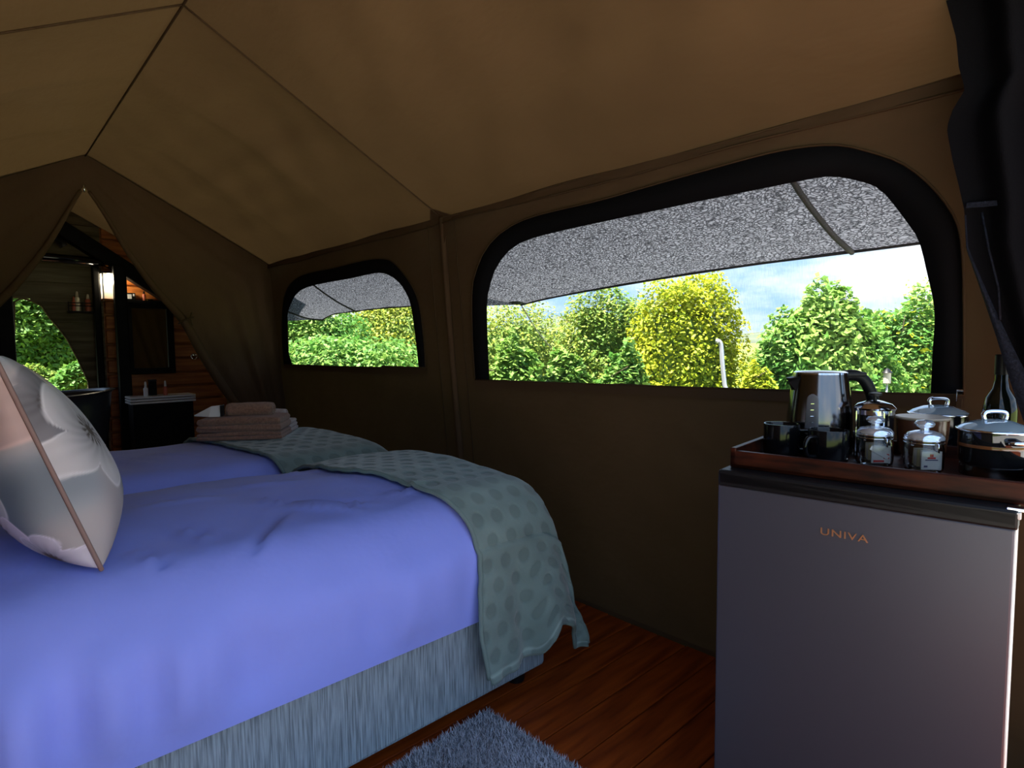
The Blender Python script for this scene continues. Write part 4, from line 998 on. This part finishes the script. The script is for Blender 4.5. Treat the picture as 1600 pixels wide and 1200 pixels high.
# side drop at the outer corner of each awning
for pc_, hh, lab in ((np.array(o1[0]), (1.80, 2.62, 1.30), 'grey side wing of net beside the large window awning'), (np.array(o2[0]), (1.80, 4.95, 1.30), 'grey side wing of net beside the small window awning')):
    top = np.array([1.79, hh[1]-0.05, 1.55]); bot = np.array(hh)
    wv = sheet('net_wing', lambda u, v: tuple((top*(1-v)+bot*v)*(1-u)+pc_*u), 8, 6, net_m); tag(wv, lab, 'awning')

# ------------------------------------------------------------------ garden
GZ = -0.15
gr = mesh('ground', [(-400, -400, GZ), (600, -400, GZ), (600, 600, GZ), (-400, 600, GZ)], [(0, 1, 2, 3)], grass_m, None, False); tag(gr, 'green and straw coloured lawn around the tent', 'lawn', kind='structure')
pa_ = box('patio', (0.6, -3.4, GZ+0.03), (9.0, 6.6, 0.06), reflector_m, None, 0.01); tag(pa_, 'added unseen pale patio in front of the tent doorway', 'patio', kind='structure')  # added out of view to throw sunlight back into the tent
pg = at_depth(1165, 607, 14.0); gp_ = mesh('gravel_path', [(pg[0]+a, pg[1]+b, GZ+0.012) for a, b in ((-1.2, -0.9), (0.8, -1.4), (1.6, 1.6), (-0.3, 2.2))], [(0, 1, 2, 3)], mat('white_gravel', (0.75, 0.72, 0.70), 0.9, var=0.2, vscale=6, bump=0.8, bscale=30), None, False); tag(gp_, 'patch of white gravel path beyond the hedge', 'path', kind='structure')
HV = []; HF = []; nh = 80
for i in range(nh+1):
    px = -500+2600*i/nh; az = YAW+math.atan((px-800)/F_PX); el = 16+26*math.exp(-((px-860)/90)**2)+6*math.sin(px/70)+4*math.sin(px/23)
    el = max(6, el); R_ = 700; d = np.array([math.sin(az), math.cos(az)])
    cosf = math.cos(az-YAW)
    h = 1.11+el/F_PX*R_*cosf
    for rr, zz in ((R_-320, GZ), (R_-90, h*0.72), (R_, h), (R_+200, GZ)): HV.append((d[0]*rr, d[1]*rr, zz))
for i in range(nh):
    for k in range(3): a = 4*i+k; HF.append((a, a+4, a+5, a+1))
tag(mesh('hills', HV, HF, hill_m), 'distant low hills on the horizon beyond the shrubs', 'hills', kind='structure')

PAL = {'yellow': ((0.85, 0.84, 0.04), (0.46, 0.62, 0.04)), 'green': ((0.26, 0.46, 0.06), (0.10, 0.27, 0.04)), 'lime': ((0.56, 0.64, 0.10), (0.22, 0.42, 0.07)), 'dark': ((0.14, 0.30, 0.05), (0.06, 0.16, 0.03)), 'bright': ((0.42, 0.66, 0.13), (0.15, 0.40, 0.07))}
fseed = [20]
def bush(name, c, rad, n, leaf, pal, label, cat='bush', group=None, sq=2.0, twigs=6, mix=0.0, rz=0.0):
    fseed[0] += 1; g = np.random.default_rng(fseed[0]); nz = vnoise(fseed[0])
    c = np.array(c, float); rad = np.array(rad, float); n = int(n*1.9); leaf *= 0.66
    e = tag(empty(name, (c[0], c[1], GZ), rz), label, cat, group)
    d = g.normal(size=(n, 3)); d /= np.linalg.norm(d, axis=1)[:, None]
    k = (np.abs(d)**sq).sum(1)**(-1/sq); R_ = k*(1+0.45*nz(d, 2.6)+0.28*nz(d+7, 6.5))*(0.72+0.36*g.random(n)**0.7)
    P = d*rad*R_[:, None]
    P[:, 2] += c[2]-GZ
    ok = P[:, 2] > 0.02; P = P[ok]; d = d[ok]; n = len(P)
    nrm = d*0.8+g.normal(size=(n, 3))*0.55+np.array([0, 0, 0.45]); nrm /= np.linalg.norm(nrm, axis=1)[:, None]
    t = np.cross(nrm, g.normal(size=(n, 3))); t /= np.linalg.norm(t, axis=1)[:, None]; b = np.cross(nrm, t)
    ls = leaf*g.uniform(0.6, 1.35, n)[:, None]; wd = 0.30
    V = np.stack([P-t*ls*0.5, P+b*ls*wd-nrm*ls*0.10, P+t*ls*0.5-nrm*ls*0.12, P-b*ls*wd-nrm*ls*0.10], 1).reshape(-1, 3)
    q = np.arange(n)*4; Fc = np.concatenate([np.c_[q, q+1, q+2], np.c_[q, q+2, q+3]])
    me = bpy.data.meshes.new('foliage'); me.vertices.add(len(V)); me.vertices.foreach_set('co', V.ravel().astype(np.float32))
    me.loops.add(Fc.size); me.loops.foreach_set('vertex_index', Fc.ravel().astype(np.int32)); me.polygons.add(len(Fc)); me.polygons.foreach_set('loop_start', np.arange(0, Fc.size, 3, dtype=np.int32))
    me.update(calc_edges=True); me.materials.append(leaf_m)
    o = bpy.data.objects.new('foliage', me); link(o, e); o['kind'] = 'stuff'
    a, b2_ = PAL[pal]; w = np.clip(0.5+0.9*nz(P, 4.0)+0.35*g.normal(size=n), 0, 1)[:, None]
    col = np.array(a)*w+np.array(b2_)*(1-w); col *= g.uniform(0.7, 1.25, n)[:, None]
    if mix: s_ = (g.random(n) < mix)[:, None]; col = np.where(s_, np.array(PAL['yellow'][0])*0.9, col)
    set_col(o, np.repeat(col*0.62, 4, axis=0))
    # twiggy inside and stems
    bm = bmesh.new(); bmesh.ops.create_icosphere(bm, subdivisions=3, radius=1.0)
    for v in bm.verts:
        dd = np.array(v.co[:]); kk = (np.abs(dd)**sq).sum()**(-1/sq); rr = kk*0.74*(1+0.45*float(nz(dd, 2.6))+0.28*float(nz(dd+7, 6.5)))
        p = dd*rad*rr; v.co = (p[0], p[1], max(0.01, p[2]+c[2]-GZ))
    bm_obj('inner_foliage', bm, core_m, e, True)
    tube('stem', [(0, 0, 0), (0.02, 0.01, (c[2]-GZ)*0.6)], [0.035, 0.02], bark, e, 8)
    for i in range((twigs+1)//2):
        aa = g.uniform(0, 6.28); r_ = g.uniform(0.1, 0.75); p0 = np.array([rad[0]*r_*math.cos(aa), rad[1]*r_*math.sin(aa), c[2]-GZ+rad[2]*0.75*math.sqrt(1-r_*r_)]); hgt = rad[2]*g.uniform(0.20, 0.32)
        tube('twig', [p0, p0+np.array([g.normal()*0.05, g.normal()*0.05, hgt*0.6]), p0+np.array([g.normal()*0.1, g.normal()*0.1, hgt])], [0.005, 0.004, 0.002], bark, e, 5)
    return e
def bush_px(name, px0, px1, ytop, depth, n, leaf, pal, label, low=GZ-0.1, deep=0.55, **k):
    s = depth/F_PX; cx = (px0+px1)/2; p = at_depth(cx, 536, depth); r = (px1-px0)/2*s; ztop = at_depth(cx, ytop, depth)[2]; cz_ = (ztop+low)/2
    return bush(name, (p[0], p[1], cz_), (r, r*deep, (ztop-low)/2), n, leaf, pal, label, rz=-YAW, **k)
bush_px('clipped_shrub', 990, 1155, 442, 4.95, 16000, 0.055, 'yellow', 'dense golden yellow clipped shrub next to the metal pipe', sq=3.2, twigs=5)
bush_px('green_shrub', 862, 1050, 464, 6.0, 14000, 0.060, 'lime', 'fine leaved yellow-green shrub behind the golden shrub', sq=2.4, twigs=10)
bush_px('green_shrub', 690, 905, 492, 7.3, 12000, 0.065, 'lime', 'lime green shrub beyond the guy rope of the awning', sq=2.4, twigs=7)
for i, (a, b, yt, dp, pal, lab) in enumerate(((740, 858, 556, 3.80, 'bright', 'low bright green shrub below the guy rope'), (835, 945, 566, 3.30, 'bright', 'low bright green shrub in front of the fine leaved shrub'), (925, 1030, 574, 3.80, 'bright', 'low bright green shrub at the foot of the golden shrub'))):
    bush_px('low_shrub', a, b, yt, dp, 5000, 0.075, pal, lab, twigs=2, group='low shrubs below the large window')
bush_px('leafy_bush', 1192, 1385, 468, 4.2, 13000, 0.075, 'bright', 'large leafy green bush behind the kettle', sq=2.6, twigs=8)
bush_px('leafy_bush', 1320, 1520, 492, 5.3, 11000, 0.080, 'bright', 'leafy green bush with pale leaves behind the saucepan lid', sq=2.6, twigs=5, mix=0.05)
bush_px('garden_tree', 1405, 1600, 420, 6.7, 9000, 0.060, 'lime', 'yellow-green tree rising behind the leafy bushes', cat='tree', twigs=3)
bush_px('yellow_shrub', 1148, 1222, 578, 3.85, 4500, 0.055, 'yellow', 'small yellow shrub between the metal pipe and the kettle', twigs=2)
bush_px('green_shrub', 1168, 1260, 528, 6.6, 6000, 0.060, 'lime', 'olive green shrub in the gap before the hills', twigs=6)
bush_px('wild_shrub', 395, 560, 470, 8.0, 12000, 0.085, 'bright', 'mid green shrub seen through the small window near rear gable', sq=2.6, twigs=4)
bush_px('wild_shrub', 520, 712, 455, 9.4, 13000, 0.080, 'lime', 'yellowish shrub seen through the small window near the pole seam', sq=2.6, twigs=4, mix=0.15)
bush_px('wild_shrub', 430, 672, 535, 6.5, 9000, 0.085, 'bright', 'low leafy shrub under the small window', sq=2.6, twigs=3)
def bush_at(name, px, py0, py1, Y, hw, n, leaf, pal, label, **k):
    a = at(px, py0, Y=Y); b = at(px, py1, Y=Y); return bush(name, (a[0], a[1], (a[2]+b[2])/2), (hw, hw*0.55, (a[2]-b[2])/2), n, leaf, pal, label, **k)
bush_at('garden_tree', 30, 440, 640, 9.3, 0.62, 9000, 0.10, 'green', 'dark green tree in the garden opening beside the black post', cat='tree', twigs=2)
bush_at('garden_tree', 105, 495, 650, 10.7, 0.85, 9000, 0.10, 'green', 'mid green tree in the garden opening beside weathered planks', cat='tree', twigs=2)
bush_at('garden_tree', 160, 430, 640, 12.3, 0.75, 5000, 0.10, 'dark', 'dark tree behind the other garden opening trees', cat='tree', twigs=1)
bush_at('garden_fern', 52, 572, 640, 8.35, 0.27, 3000, 0.09, 'lime', 'yellow-green shrub low in the garden opening', twigs=1)
bush_at('garden_fern', 125, 565, 660, 7.6, 0.28, 3500, 0.13, 'bright', 'bright green leafy fern low in the garden opening', twigs=1)
# curved metal pipe and a small lantern in the bushes
mp_ = [at_depth(px, py, 3.3) for px, py in ((1119, 533), (1124, 534), (1127, 542), (1129, 570), (1132, 600), (1135, 640))]; b_ = mp_[-1].copy(); b_[2] = GZ
tag(tube('metal_pipe', smooth_pts(mp_+[b_], 5), 0.0125, pipe_m, None, 12), 'curved galvanised metal pipe beside the golden shrub', 'pipe')
lz = at_depth(1386, 590, 3.7); gl = tag(empty('garden_lantern', (lz[0], lz[1], GZ)), 'small white garden lantern on a stake among the leaves', 'lantern'); h_ = lz[2]-GZ
tube('stake', [(0, 0, 0), (0, 0, h_-0.03)], 0.006, pipe_m, gl); lathe('lantern_body', [(0.022, h_-0.035), (0.022, h_+0.030)], lamp_glass, gl, 12); lathe('lantern_cap', [(0.032, h_+0.03), (0.010, h_+0.055), (0.0, h_+0.06)], black_plastic, gl, 12)
